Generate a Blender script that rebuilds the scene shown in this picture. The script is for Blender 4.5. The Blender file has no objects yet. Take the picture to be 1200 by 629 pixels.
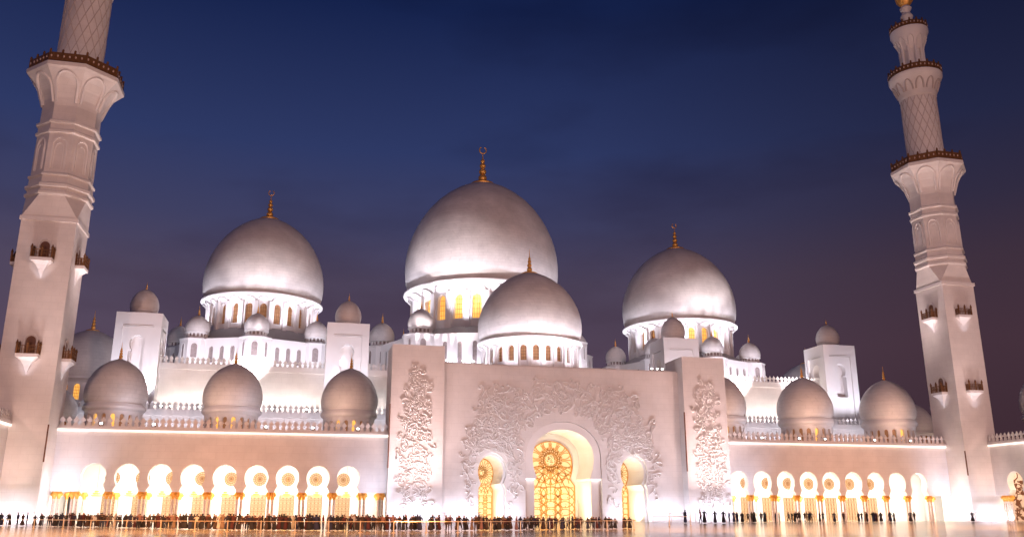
import bpy, math, random
from math import sin, cos, pi, sqrt, radians, atan2
from mathutils import Vector
from mathutils.geometry import tessellate_polygon
random.seed(11)
sc = bpy.context.scene
col = sc.collection
ORG = {}

# ------------------------------------------------------------------ materials
def mat(name, base=(.8,.8,.8), rough=.5, metal=0., emis=None, estr=0., bump=None, noise=0., blocks=None, spec=.5, nscale=.25):
    m = bpy.data.materials.new(name); m.use_nodes = True
    nt = m.node_tree; N = nt.nodes; L = nt.links
    b = N['Principled BSDF']
    b.inputs['Base Color'].default_value = (*base, 1)
    b.inputs['Roughness'].default_value = rough
    b.inputs['Metallic'].default_value = metal
    b.inputs['Specular IOR Level'].default_value = spec
    if emis:
        b.inputs['Emission Color'].default_value = (*emis, 1)
        b.inputs['Emission Strength'].default_value = estr
    geo = N.new('ShaderNodeNewGeometry')
    last = None
    if noise > 0:
        n = N.new('ShaderNodeTexNoise'); n.inputs['Scale'].default_value = nscale; n.inputs['Detail'].default_value = 8
        n.inputs['Roughness'].default_value = .62
        L.new(geo.outputs['Position'], n.inputs['Vector'])
        r = N.new('ShaderNodeMapRange'); r.inputs['From Min'].default_value = .3; r.inputs['From Max'].default_value = .7
        r.inputs['To Min'].default_value = 1-noise; r.inputs['To Max'].default_value = 1+noise*.35
        L.new(n.outputs['Fac'], r.inputs['Value'])
        mx = N.new('ShaderNodeMix'); mx.data_type = 'RGBA'; mx.blend_type = 'MULTIPLY'; mx.inputs['Factor'].default_value = 1
        mx.inputs['A'].default_value = (*base, 1)
        L.new(r.outputs['Result'], mx.inputs['B'])
        last = mx.outputs['Result']
    if blocks:
        w, h, amt = blocks
        sep = N.new('ShaderNodeSeparateXYZ'); L.new(geo.outputs['Position'], sep.inputs[0])
        ad = N.new('ShaderNodeMath'); ad.operation = 'ADD'
        L.new(sep.outputs['X'], ad.inputs[0]); L.new(sep.outputs['Y'], ad.inputs[1])
        cb = N.new('ShaderNodeCombineXYZ'); L.new(ad.outputs[0], cb.inputs['X']); L.new(sep.outputs['Z'], cb.inputs['Y'])
        br = N.new('ShaderNodeTexBrick'); br.inputs['Scale'].default_value = 1
        br.inputs['Brick Width'].default_value = w; br.inputs['Row Height'].default_value = h
        br.inputs['Mortar Size'].default_value = .05; br.inputs['Mortar Smooth'].default_value = .3
        br.inputs['Color1'].default_value = (1,1,1,1); br.inputs['Color2'].default_value = (1-amt*.7,)*3+(1,)
        br.inputs['Mortar'].default_value = (1-amt*1.6,)*3+(1,)
        L.new(cb.outputs[0], br.inputs['Vector'])
        mx2 = N.new('ShaderNodeMix'); mx2.data_type = 'RGBA'; mx2.blend_type = 'MULTIPLY'; mx2.inputs['Factor'].default_value = 1
        if last: L.new(last, mx2.inputs['A'])
        else: mx2.inputs['A'].default_value = (*base, 1)
        L.new(br.outputs['Color'], mx2.inputs['B'])
        last = mx2.outputs['Result']
    if last: L.new(last, b.inputs['Base Color'])
    if bump:
        n2 = N.new('ShaderNodeTexNoise'); n2.inputs['Scale'].default_value = bump[0]; n2.inputs['Detail'].default_value = 5
        L.new(geo.outputs['Position'], n2.inputs['Vector'])
        bp = N.new('ShaderNodeBump'); bp.inputs['Strength'].default_value = bump[1]; bp.inputs['Distance'].default_value = .1
        L.new(n2.outputs['Fac'], bp.inputs['Height']); L.new(bp.outputs[0], b.inputs['Normal'])
    return m

M = {}
M['marble'] = mat('white_marble', (.78,.75,.73), .5, noise=.12, blocks=(2.4,1.2,.045), bump=(3,.1))
M['smooth'] = mat('polished_white_marble', (.8,.78,.77), .45, noise=.05)
M['dome'] = mat('dome_marble', (.78,.75,.73), .5, noise=.20, blocks=(1.9,.8,.08), nscale=.22)
M['relief'] = mat('carved_marble', (.8,.78,.76), .45, noise=.05)
M['roofgrey'] = mat('grey_roof_marble', (.42,.40,.40), .6, noise=.1)
M['gold'] = mat('gold_leaf', (.95,.52,.13), .4, .55, noise=.1, nscale=2)
M['goldcap'] = mat('gilded_capital', (.9,.42,.08), .42, .55, noise=.25, nscale=3)
M['bronze'] = mat('dark_bronze', (.22,.10,.035), .45, .4, noise=.3, nscale=2)
M['inlay'] = mat('inlaid_column_marble', (.74,.58,.50), .4, noise=.35, nscale=4)
M['brown'] = mat('brown_inlay', (.16,.06,.03), .5, noise=.3, nscale=2)
M['lattice'] = mat('golden_lattice', (.62,.25,.03), .45, .1, noise=.15, nscale=2)
M['pane'] = mat('backlit_screen_glass', (.30,.21,.10), .4, emis=(1.,.74,.38), estr=.78)
M['pane_roundel'] = mat('lit_gallery_window', (.46,.35,.23), .4, emis=(1.,.55,.25), estr=.08)
M['screenbar'] = mat('window_screen_bars', (.26,.12,.04), .5)
M['amber'] = mat('amber_lit_window', (.6,.4,.15), .4, emis=(1.,.50,.09), estr=.95)
M['dimwin'] = mat('dim_lit_window', (.3,.17,.09), .5, emis=(1.,.42,.16), estr=.14, noise=.4, nscale=1.2)
M['darkwin'] = mat('grey_window_screen', (.33,.27,.26), .5, noise=.3, nscale=1.5)
M['lamp'] = mat('floodlight_lens', (1,1,1), .3, emis=(1,.96,.93), estr=14)
M['lampbody'] = mat('floodlight_housing', (.08,.08,.09), .5, .3)
M['strip'] = mat('cove_light_strip', (1,1,1), .4, emis=(1.,.86,.72), estr=1.15)
M['ledgeglow'] = mat('cool_ledge_glow', (1,1,1), .4, emis=(.95,.9,1.), estr=1.6)
M['brass'] = mat('brass_barrier', (.75,.6,.42), .3, .6)
M['rib'] = mat('grey_rib_marble', (.52,.46,.44), .6)
M['void'] = mat('unlit_opening', (.03,.02,.02), .8)
M['chand'] = mat('chandelier_glass', (.8,.7,.1), .3, emis=(1.,.78,.06), estr=1.0)

def glassmat():
    m = bpy.data.materials.new('frosted_screen_glass'); m.use_nodes = True
    nt = m.node_tree; N = nt.nodes; L = nt.links
    b = N['Principled BSDF']; b.inputs['Base Color'].default_value = (.95,.95,1,1); b.inputs['Roughness'].default_value = .2
    b.inputs['Alpha'].default_value = .16
    return m
M['glass'] = glassmat()

def floormat():
    m = bpy.data.materials.new('polished_courtyard_marble'); m.use_nodes = True
    nt = m.node_tree; N = nt.nodes; L = nt.links
    b = N['Principled BSDF']
    geo = N.new('ShaderNodeNewGeometry')
    br = N.new('ShaderNodeTexBrick'); br.inputs['Scale'].default_value = 1; br.offset = .5
    br.inputs['Brick Width'].default_value = 2.; br.inputs['Row Height'].default_value = 2.
    br.inputs['Mortar Size'].default_value = .02
    br.inputs['Color1'].default_value = (.66,.58,.49,1); br.inputs['Color2'].default_value = (.54,.46,.38,1); br.inputs['Mortar'].default_value = (.3,.26,.22,1)
    L.new(geo.outputs['Position'], br.inputs['Vector'])
    L.new(br.outputs['Color'], b.inputs['Base Color'])
    n = N.new('ShaderNodeTexNoise'); n.inputs['Scale'].default_value = .6; n.inputs['Detail'].default_value = 4
    L.new(geo.outputs['Position'], n.inputs['Vector'])
    r = N.new('ShaderNodeMapRange'); r.inputs['To Min'].default_value = .06; r.inputs['To Max'].default_value = .2
    L.new(n.outputs['Fac'], r.inputs['Value']); L.new(r.outputs['Result'], b.inputs['Roughness'])
    n2 = N.new('ShaderNodeTexNoise'); n2.inputs['Scale'].default_value = 1.3; n2.inputs['Detail'].default_value = 3
    L.new(geo.outputs['Position'], n2.inputs['Vector'])
    bp = N.new('ShaderNodeBump'); bp.inputs['Strength'].default_value = .12; bp.inputs['Distance'].default_value = .02
    L.new(n2.outputs['Fac'], bp.inputs['Height']); L.new(bp.outputs[0], b.inputs['Normal'])
    return m
M['floor'] = floormat()

# ------------------------------------------------------------------ mesh helpers
class MB:
    def __init__(s): s.v=[]; s.f=[]; s.m=[]
    def add(s, vs, fs, m=0):
        o=len(s.v); s.v.extend(vs)
        for f in fs: s.f.append([i+o for i in f]); s.m.append(m)
        return s
    def box(s,x0,x1,y0,y1,z0,z1,m=0):
        return s.add([(x0,y0,z0),(x1,y0,z0),(x1,y1,z0),(x0,y1,z0),(x0,y0,z1),(x1,y0,z1),(x1,y1,z1),(x0,y1,z1)],
            [(0,3,2,1),(4,5,6,7),(0,1,5,4),(1,2,6,5),(2,3,7,6),(3,0,4,7)],m)
    def lathe(s,prof,n=32,cx=0,cy=0,cz=0,m=0,ph=0,cap=True):
        vs=[];fs=[]
        for r,z in prof:
            for i in range(n):
                a=2*pi*(i+ph)/n; vs.append((cx+r*cos(a),cy+r*sin(a),cz+z))
        for k in range(len(prof)-1):
            for i in range(n):
                j=(i+1)%n; fs.append((k*n+i,k*n+j,(k+1)*n+j,(k+1)*n+i))
        if cap:
            if prof[0][0]>1e-4: fs.append(tuple(range(n-1,-1,-1)))
            k=(len(prof)-1)*n
            if prof[-1][0]>1e-4: fs.append(tuple(range(k,k+n)))
        return s.add(vs,fs,m)
    def tube(s,pts,r,n=4,m=0,closed=False,taper=None):
        vs=[];fs=[];P=[Vector(p) for p in pts];c=len(P)
        for i,p in enumerate(P):
            if closed: d=P[(i+1)%c]-P[i-1]
            else: d=P[min(i+1,c-1)]-P[max(i-1,0)]
            if d.length<1e-6: d=Vector((0,0,1))
            d.normalize(); u=d.cross(Vector((0,1,0)))
            if u.length<1e-3: u=d.cross(Vector((1,0,0)))
            u.normalize(); w=d.cross(u)
            rr=r if taper is None else r*(1-(1-taper)*i/max(1,c-1))
            for k in range(n):
                a=2*pi*(k+.5)/n; q=p+(u*cos(a)+w*sin(a))*rr; vs.append(q[:])
        for i in range(c if closed else c-1):
            j=(i+1)%c
            for k in range(n):
                l=(k+1)%n; fs.append((i*n+k,i*n+l,j*n+l,j*n+k))
        return s.add(vs,fs,m)
    def ball(s,cx,cy,cz,rx,ry=None,rz=None,n=10,k=6,m=0):
        ry=ry or rx; rz=rz or rx
        vs=[];fs=[]
        for a in range(k+1):
            t=pi*a/k
            for b in range(n):
                q=2*pi*b/n; vs.append((cx+rx*sin(t)*cos(q),cy+ry*sin(t)*sin(q),cz-rz*cos(t)))
        for a in range(k):
            for b in range(n):
                c=(b+1)%n; fs.append((a*n+b,a*n+c,(a+1)*n+c,(a+1)*n+b))
        return s.add(vs,fs,m)
    def wall(s, outer, holes, fn, depth, m=0, mr=None, back=False):
        """a sheet with openings; fn(u,d,z)->xyz; reveals go back by depth"""
        mr = m if mr is None else mr
        loops=[outer]+holes
        tri=tessellate_polygon([[Vector((p[0],p[1],0)) for p in l] for l in loops])
        flat=[p for l in loops for p in l]
        s.add([fn(p[0],0,p[1]) for p in flat],[tuple(t) for t in tri],m)
        if back: s.add([fn(p[0],depth,p[1]) for p in flat],[tuple(reversed(t)) for t in tri],m)
        for h in holes:
            n=len(h); vs=[fn(p[0],0,p[1]) for p in h]+[fn(p[0],depth,p[1]) for p in h]
            s.add(vs,[(i,(i+1)%n,n+(i+1)%n,n+i) for i in range(n)],mr)
        return s
    def panel(s, outer, fn, d, m=0):
        tri=tessellate_polygon([[Vector((p[0],p[1],0)) for p in outer]])
        return s.add([fn(p[0],d,p[1]) for p in outer],[tuple(t) for t in tri],m)
    def mesh(s,name,mats,smooth=False,org=(0,0,0)):
        me=bpy.data.meshes.new(name)
        ox,oy,oz=org
        me.from_pydata([(x-ox,y-oy,z-oz) for x,y,z in s.v],[],s.f)
        if not isinstance(mats,(list,tuple)): mats=[mats]
        for q in mats: me.materials.append(q)
        me.polygons.foreach_set('material_index',s.m)
        if smooth is not False:
            me.polygons.foreach_set('use_smooth',[True]*len(me.polygons))
            me.set_sharp_from_angle(angle=radians(38 if smooth is True else smooth))
        me.update()
        return me
def link(name, data, parent, org, scale=None, rz=0):
    o=bpy.data.objects.new(name,data); col.objects.link(o)
    po=(0,0,0)
    if parent is not None:
        o.parent=parent; po=ORG[parent.name]
    o.location=(org[0]-po[0],org[1]-po[1],org[2]-po[2])
    if scale is not None: o.scale=scale if isinstance(scale,tuple) else (scale,)*3
    o.rotation_euler[2]=rz
    ORG[o.name]=tuple(org)
    return o
def build(mb,name,mats,parent=None,org=(0,0,0),smooth=False):
    return link(name, mb.mesh(name,mats,smooth,org), parent, org)
def thing(name,label,cat,org=(0,0,0),group=None):
    o=link(name,None,None,org); o['label']=label; o['category']=cat
    if group: o['group']=group
    return o
def tag(o,label,cat,group=None):
    o['label']=label; o['category']=cat
    if group: o['group']=group
    return o

def arch_pts(cx,hw,z0,zs,zt,n=10):
    """plain pointed-round arch outline, open bottom at z0"""
    p=[(cx-hw,z0),(cx-hw,zs)]
    for i in range(1,2*n):
        t=pi-pi*i/(2*n)
        x=cos(t)*hw; z=abs(sin(t))**.92*(zt-zs)
        p.append((cx+x,zs+z))
    p+=[(cx+hw,zs),(cx+hw,z0)]
    return p
def keyhole(cx,hb,z0,zf,hn,zn,r,zc,zt,n=14):
    """base half-width hb up to zf, flares in to hn at zn, then a horseshoe of radius r round zc with apex zt"""
    L=[(-hb,z0),(-hb,zf),(-(hb*.8+hn*.2),zf+(zn-zf)*.35),(-(hb*.3+hn*.7),zf+(zn-zf)*.75),(-hn,zn)]
    a0=math.acos(max(-1,min(1,-hn/r)))        # angle where x=-hn (below centre)
    s=sin(a0) if abs(hn)<r else 0
    ang=[]
    A=2*pi-a0                                  # in lower-left quadrant
    # go clockwise from lower left over the top to the centre
    for i in range(1,n+1):
        a=A-(A-pi/2)*i/n
        x=r*cos(a); zz=sin(a)
        z=zc+(zz*(zt-zc)*(1+.0) if zz>0 else zz*r*( (zc-zn)/(max(1e-3,r*s)) ))
        ang.append((x,z))
    L+=ang
    R=[(-x,z) for x,z in reversed(L[:-1])]
    return [(cx+x,z) for x,z in L+R]

# ------------------------------------------------------------------ shared unit meshes
DP=[(.93,0),(.965,.04),(.988,.09),(1,.17),(1.0,.24),(.988,.32),(.962,.40),(.922,.48),(.868,.56),(.80,.64),(.715,.72),(.61,.795),(.49,.862),(.36,.918),(.23,.96),(.11,.988),(.03,1.0)]
def dome_prof(R,H,z=0): return [(R*a,z+H*b) for a,b in DP]
dome_mesh={}
def fin_mesh(crescent):
    mb=MB()
    mb.lathe([(.16,0),(.15,.03),(.075,.06),(.05,.10)],16)
    for z,r in ((.17,.105),(.34,.09),(.49,.075),(.61,.055)):
        mb.ball(0,0,z,r,r,r*.95,12,8)
    mb.lathe([(.032,.05),(.03,.55),(.016,.7),(.004,1.0 if not crescent else .84)],8)
    if crescent:
        pts=[(.085*cos(a),0,.9+.085*sin(a)) for a in [radians(118+ i*(304/16)) for i in range(17)]]
        mb.tube(pts,.014,6)
    return mb.mesh('finial',M['gold'],True)
FIN_C=fin_mesh(True); FIN=fin_mesh(False)

def win_ring(cx,cy,r,n,z0,z1,wz0,wz1,hwfrac,depth,ph=0,fin=0,mats=0):
    """ring wall with n arched openings (returned MB) and outline list for panes"""
    mb=MB()
    for k in range(n):
        a0=2*pi*(k+ph)/n; half=pi/n
        W=r*half
        def fn(u,d,z,a0=a0): 
            a=a0+u/r; rr=r-d
            return (cx+rr*cos(a),cy+rr*sin(a),z)
        hw=W*hwfrac
        outer=[(-W,z0),(-W*.5,z0),(0,z0),(W*.5,z0),(W,z0),(W,z1),(W*.5,z1),(0,z1),(-W*.5,z1),(-W,z1)]
        hole=arch_pts(0,hw,wz0,wz1-hw*1.15,wz1,5)
        mb.wall(outer,[hole],fn,depth)
    return mb
def pane_mesh_ring(cx,cy,r,n,wz0,wz1,hwfrac,k,ph,over=1.05):
    mb=MB(); a0=2*pi*(k+ph)/n; W=r*pi/n; hw=W*hwfrac*over
    def fn(u,d,z):
        a=a0+u/r; rr=r-d
        return (cx+rr*cos(a),cy+rr*sin(a),z)
    return mb.panel(arch_pts(0,hw,wz0-.05,wz1-hw*1.1,wz1+.05,5),fn,0), fn, hw

SMALL={}
def small_dome_meshes():
    sh=MB().lathe(dome_prof(1,1.5,.42),40).mesh('small_dome',M['dome'],True)
    dr=MB()
    dr.lathe([(.86,.30),(.97,.33),(.99,.40),(.94,.425)],32)
    dr.lathe([(.74,-.3),(.74,.30)],24,m=1)
    for k in range(16):
        a=2*pi*k/16
        x,y=.80*cos(a),.80*sin(a)
        dr.lathe([(.07,-.3),(.07,.31)],6,x,y)
    dr.lathe([(.9,-.34),(.9,.02)],24)
    SMALL['shell']=sh; SMALL['drum']=dr.mesh('small_drum',[M['smooth'],M['darkwin']],30)
small_dome_meshes()
def small_dome(parent,x,y,z,R,fh=None):
    d=link('small_dome',SMALL['shell'],parent,(x,y,z),R)
    fh=fh or R*.85
    # children of a scaled parent: undo the scale
    for nm,me,dz,s in (('drum',SMALL['drum'],0,R),('finial',FIN,1.9*R,fh)):
        c=bpy.data.objects.new(nm,me); col.objects.link(c); c.parent=d
        c.location=(0,0,dz/R); c.scale=(s/R,)*3
    return d

# ------------------------------------------------------------------ lamps
def area(name,loc,sx,sy,power,color,tgt):
    l=bpy.data.lights.new(name,'AREA'); l.shape='RECTANGLE'; l.size=sx; l.size_y=sy; l.energy=power; l.color=color
    o=bpy.data.objects.new(name,l); col.objects.link(o); o.location=loc
    d=Vector(tgt)-Vector(loc)
    z=-d.normalized()
    # keep local X along world X or Y (longest run)
    return o,z
def area_x(name,x0,x1,y,z,w,power,color,ty,tz):
    """strip along X at (y,z) aimed towards (ty,tz)"""
    o,_=area(name,((x0+x1)/2,y,z),abs(x1-x0),w,power,color,((x0+x1)/2,ty,tz))
    from mathutils import Matrix
    zz=-Vector((0,ty-y,tz-z)).normalized(); xx=Vector((1,0,0)); yy=zz.cross(xx)
    o.rotation_euler=Matrix((xx,yy,zz)).transposed().to_euler(); return o
def area_y(name,y0,y1,x,z,w,power,color,tx,tz):
    o,_=area(name,(x,(y0+y1)/2,z),abs(y1-y0),w,power,color,(tx,(y0+y1)/2,tz))
    from mathutils import Matrix
    zz=-Vector((tx-x,0,tz-z)).normalized(); xx=Vector((0,1,0)); yy=zz.cross(xx)
    o.rotation_euler=Matrix((xx,yy,zz)).transposed().to_euler(); return o
def spot(name,loc,tgt,power,color,ang=60,blend=.6,rad=.25):
    l=bpy.data.lights.new(name,'SPOT'); l.energy=power; l.color=color; l.spot_size=radians(ang); l.spot_blend=blend; l.shadow_soft_size=rad
    o=bpy.data.objects.new(name,l); col.objects.link(o); o.location=loc
    o.rotation_euler=(Vector(tgt)-Vector(loc)).to_track_quat('-Z','Y').to_euler()
    return o
COOL=(.90,.86,1.0); WHITE=(1,.95,.93); WARM=(1.,.72,.50); ORANGE=(1.,.38,.15); CREAM=(1.,.80,.48); PINK=(1.,.68,.60)

# ------------------------------------------------------------------ ground
g=MB(); g.add([(-1500,-900,0),(1700,-900,0),(1700,2200,0),(-1500,2200,0)],[(0,1,2,3)])
o=build(g,'courtyard_floor',M['floor']); o['kind']='structure'

# ------------------------------------------------------------------ cresting
def cresting_pts(L,pitch=1.07,h=1.55,base=.25):
    """outline polygons of the merlons along a run"""
    n=max(1,round(L/pitch)); p=L/n; out=[]
    for i in range(n):
        c=(i+.5)*p
        out.append([(c-p*.30,0),(c-p*.30,.25*h),(c-p*.13,.33*h),(c-p*.46,.58*h),(c-p*.22,.76*h),(c,h),(c+p*.22,.76*h),(c+p*.46,.58*h),(c+p*.13,.33*h),(c+p*.30,.25*h),(c+p*.30,0)])
    return out
def cresting(mb,L,fn,z,h=1.55,pitch=1.07,th=.22):
    for poly in cresting_pts(L,pitch,h):
        pl=[(u,z+q) for u,q in poly]
        n=len(pl)
        mb.panel(pl,fn,0); mb.panel(list(reversed(pl)),fn,th)
        vs=[fn(a,0,b) for a,b in pl]+[fn(a,th,b) for a,b in pl]
        mb.add(vs,[(i,(i+1)%n,n+(i+1)%n,n+i) for i in range(n)])
    return mb

# ------------------------------------------------------------------ arcade galleries
ZC=5.15
colm=MB()
colm.lathe([(.34,0),(.34,.25),(.27,.35),(.25,.5),(.235,2.2),(.22,3.95)],12)
COLM=colm.mesh('column',M['inlay'],30)
capm=MB()
capm.lathe([(.23,3.95),(.26,4.05),(.3,4.25),(.46,4.6),(.56,4.8),(.5,4.98),(.42,5.0),(.42,ZC)],12)
for k in range(8):
    a=2*pi*k/8; capm.ball(.46*cos(a),.46*sin(a),4.68,.16,.16,.26,6,4)
CAPM=capm.mesh('capital',M['goldcap'],40)
def column(parent,x,y):
    c=link('column',COLM,parent,(x,y,0)); k=link('capital',CAPM,c,(x,y,0)); return c

def front_dome_meshes():
    sh=MB().lathe(dome_prof(1,1.52,0),56).mesh('gallery_dome',M['dome'],True)
    dr=win_ring(0,0,.9,20,-.95,-.30,-.9,-.40,.50,.09,.5)
    dr.lathe([(.9,-.30),(.93,-.27),(.99,-.22),(1.0,-.15),(.97,-.10),(.955,-.05),(.90,-.03),(.9,.0)],56,cap=False)
    drm=dr.mesh('gallery_drum',M['smooth'],30)
    wm=[]
    for k in range(20):
        p,_,_=pane_mesh_ring(0,0,.815,20,-.9,-.40,.55,k,.5)
        wm.append((p.mesh('drum_window_lit',M['amber']),p.mesh('drum_window_dim',M['dimwin'])))
    return sh,drm,wm
FSH,FDR,FWM=front_dome_meshes()
def scaled_child(parent_obj,name,me,dx,dy,dz,s):
    R=parent_obj.scale[0]
    c=bpy.data.objects.new(name,me); col.objects.link(c); c.parent=parent_obj
    c.location=(dx/R,dy/R,dz/R); c.scale=(s/R,)*3
    return c
def front_dome(parent,x,y,z,R,fh=3.4,lit=()):
    d=link('dome',FSH,parent,(x,y,z),R)
    scaled_child(d,'drum',FDR,0,0,0,R)
    for k in range(20):
        a=(k+.5)*18
        if 150<a<390 or a<30:
            scaled_child(d,'window',FWM[k][0 if k in lit else 1],0,0,0,R)
    scaled_child(d,'finial',FIN,0,0,R*1.50,fh)
    return d

def arcade(label,orgn,fn,L,arches,domes,zc=15.2,end_cols=(),roundels=True,depth=17,name='arcade_gallery',lip=True,lit=0,axis='x'):
    """fn(u,d,z)->world, u along the wall, d depth behind the face"""
    t=thing(name,label,'arcade',orgn)
    top=16.1
    mb=MB()
    # wall between column tops and cornice with keyhole notches opening downwards
    outer=[(0,ZC)]
    cents=sorted(arches)
    for c in cents:
        outer+=keyhole(c,2.1,ZC,ZC+.02,1.58,6.25,2.02,7.72,9.85,12)
    outer+=[(L,ZC),(L,15.1)]+[(c,15.1) for c in reversed(cents)]+[(0,15.1)]
    loops=outer
    mb.wall(outer,[],fn,0)
    n=len(outer); th=1.5
    vs=[fn(a,0,b) for a,b in outer]+[fn(a,th,b) for a,b in outer]
    mb.add(vs,[(i,(i+1)%n,n+(i+1)%n,n+i) for i in range(n)])
    mb.wall(outer,[],lambda u,d,z:fn(u,d+th,z),0)
    build(mb,'arched_wall',M['marble'],t,orgn)
    def bx(u0,u1,d0,d1,z0,z1,m=0,tgt=None):
        P=[fn(u,d,z) for z in (z0,z1) for u,d in ((u0,d0),(u1,d0),(u1,d1),(u0,d1))]
        tgt.add(P,[(0,3,2,1),(4,5,6,7),(0,1,5,4),(1,2,6,5),(2,3,7,6),(3,0,4,7)],m)
    c=MB()
    bx(0,L,-.45,.9,15.5,15.8,0,c); bx(0,L,-.3,.9,15.8,16.12,0,c); bx(0,L,-.02,1.5,15.1,15.5,0,c)
    build(c,'cornice',M['smooth'],t,orgn)
    s_=MB(); bx(0,L,-.36,-.06,15.22,15.48,0,s_); build(s_,'cove_light',M['strip'],t,orgn)
    r=MB(); cresting(r,L,lambda u,d,z:fn(u,d-.15,z),16.12,1.6); build(r,'cresting',M['marble'],t,orgn)
    # roof, ceiling, back wall
    b=MB(); bx(0,L,1.5,depth+2,12.2,16.0,0,b); build(b,'roof',M['smooth'],t,orgn)
    b=MB(); bx(0,L,depth,depth+1.5,0,12.2,0,b); build(b,'back_wall',M['smooth'],t,orgn)
    # columns in pairs
    gaps=[(cents[i]+cents[i+1])/2 for i in range(len(cents)-1)]
    ends=[cents[0]-2.67,cents[-1]+2.67]+list(end_cols)
    for q in gaps+ends:
        if not (0.2<q<L-.2): continue
        for dx in (-.36,.36):
            for dd in ((.75,) ):
                x,y,_=fn(q+dx,dd,0); column(t,x,y)
        x,y,_=fn(q,8.0,0); column(t,x,y)
    # back wall windows: roundel over door, gilded lattice
    for q in cents:
        if not roundels: break
        w=MB(); 
        w.panel([(q+1.2*cos(2*pi*i/24),8.0+1.2*sin(2*pi*i/24)) for i in range(24)],fn,depth-.05,0)
        for k in range(8):
            a=pi*k/8
            P=[fn(q+1.3*cos(a)*s,depth-.12,8+1.3*sin(a)*s) for s in (-1,1)]; w.tube(P,.05,4,1)
        for rr in (.45,.85,1.22): w.tube([fn(q+rr*cos(2*pi*i/20),depth-.12,8+rr*sin(2*pi*i/20)) for i in range(20)],.07,4,1,True)
        build(w,'roundel_window',[M['pane_roundel'],M['screenbar']],t,orgn)
        w=MB(); w.panel([(q-1.4,0),(q+1.4,0),(q+1.4,5.0),(q-1.4,5.0)],fn,depth-.05,0)
        for i in range(5): w.tube([fn(q-1.4+.7*i,depth-.12,0),fn(q-1.4+.7*i,depth-.12,5)],.05,4,1)
        for i in range(6):
            w.tube([fn(q-1.4,depth-.12,i),fn(q+1.4,depth-.12,i)],.05,4,1)
            if i<5:
                for j in range(4):
                    w.tube([fn(q-1.4+.7*j+.35+.28*cos(2*pi*h/8),depth-.12,i+.5+.28*sin(2*pi*h/8)) for h in range(8)],.035,4,1,True)
        build(w,'door_screen',[M['pane_roundel'],M['screenbar']],t,orgn)
    # hanging lamps inside
    for i,q in enumerate(cents):
        w=MB(); x,y,_=fn(q+.0,4.3,0)
        w.tube([(x,y,12.2),(x,y,5.6)],.03,4,1)
        for k,(rr,zz) in enumerate(((.95,4.6),(.7,4.95),(.4,5.3))):
            w.lathe([(rr*.7,zz-.18),(rr,zz),(rr*.9,zz+.1)],12,x,y)
        build(w,'lantern',[M['chand'],M['gold']],t,orgn)
    for (u,dd,z,R) in domes:
        x,y,_=fn(u,dd,0); front_dome(t,x,y,z,R,lit=lit if lit else ())
    return t

LA=[-33.3+5.34*k for k in range(9)]
RA=[86.95+5.21*k for k in range(9)]
fnf=lambda x0:(lambda u,d,z:(x0+u,165+d,z))
xl=-39.8; xr=83.9
arcL=arcade('long orange lit arcade of nine arches behind the dense queue, three domes on its roof',(xl,165,0),fnf(xl),16.3-xl,[a-xl for a in LA],
   [(-34.1-xl,15,21.6,5.65),(-12.8-xl,15,21.5,5.65),(9.8-xl,15,21.4,5.65)],end_cols=(1.0,16.3-xl-.9),lit=(13,15))
arcR=arcade('farther orange lit arcade gallery with nine arches and only a few scattered people before it',(xr,165,0),fnf(xr),142.5-xr,[a-xr for a in RA],
   [(90.8-xr,15,22.3,6.2),(112.5-xr,15,22.3,6.2),(134.2-xr,15,22.5,6.2)],end_cols=(142.5-xr-1.2,142.5-xr-4.6),lit=(14,))
# wings: they run toward the camera
fnR=lambda u,d,z:(142.5+d,159.3-u,z)
wr=arcade('white and gold arcade wing running forward beyond the smaller minaret',(142.5,159.3,0),fnR,62,[5.6+5.3*k for k in range(10)],
   [(3.4,14.5,22.4,6.2),(26,14.5,22.4,6.2)],end_cols=(1.6,),roundels=False,lit=(12,))
fnL=lambda u,d,z:(-45.6-d,158.5-62+u,z)
wl=arcade('arcade wing cropped by the photo edge behind the larger looking minaret',(-45.6,96.5,0),fnL,62,[4+5.3*k for k in range(11)],
   [(58,14.5,22.4,5.6),(36,14.5,22.4,5.6)],end_cols=(),roundels=False)
# brown floral inlay on the wing's inner wall
ib=MB(); rnd=random.Random(5)
for k in range(11):
    yy=156-5.3*k; 
    for s in range(26):
        y0=yy+rnd.uniform(-1.7,1.7); z0=rnd.uniform(1,9); a=rnd.uniform(0,6.28); pts=[]
        for i in range(9):
            a+=rnd.uniform(.1,.5); y0+=.3*cos(a); z0+=.3*sin(a); pts.append((155.93,y0,max(.3,z0)))
        ib.tube(pts,.16,4,0,taper=.3)
        ib.ball(155.93,y0,max(.3,z0),.04,.42,.3,8,4)
build(ib,'floral_inlay',M['brown'],wr,(142.5,159.3,0)); ib=MB()
pw=MB().box(156,156.4,100,159,0,10.5)
pw.box(142.6,163,168.2,169.2,0,12.2)
pw.box(144.5,163,159.3,169,12.2,16)
build(pw,'inlaid_panel_wall',M['inlay'],wr,(142.5,159.3,0))
for k in range(60):
    x0=rnd.uniform(145,158); z0=rnd.uniform(1,9); a=rnd.uniform(0,6.28); pts=[]
    for i in range(10):
        a+=rnd.uniform(.1,.5); x0+=.35*cos(a); z0+=.35*sin(a); pts.append((x0,168.15,max(.3,z0)))
    ib.tube(pts,.2,4,0,taper=.3); ib.ball(x0,168.12,max(.4,z0),.5,.04,.4,8,4)
build(ib,'floral_inlay',M['brown'],wr,(142.5,159.3,0))

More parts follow.
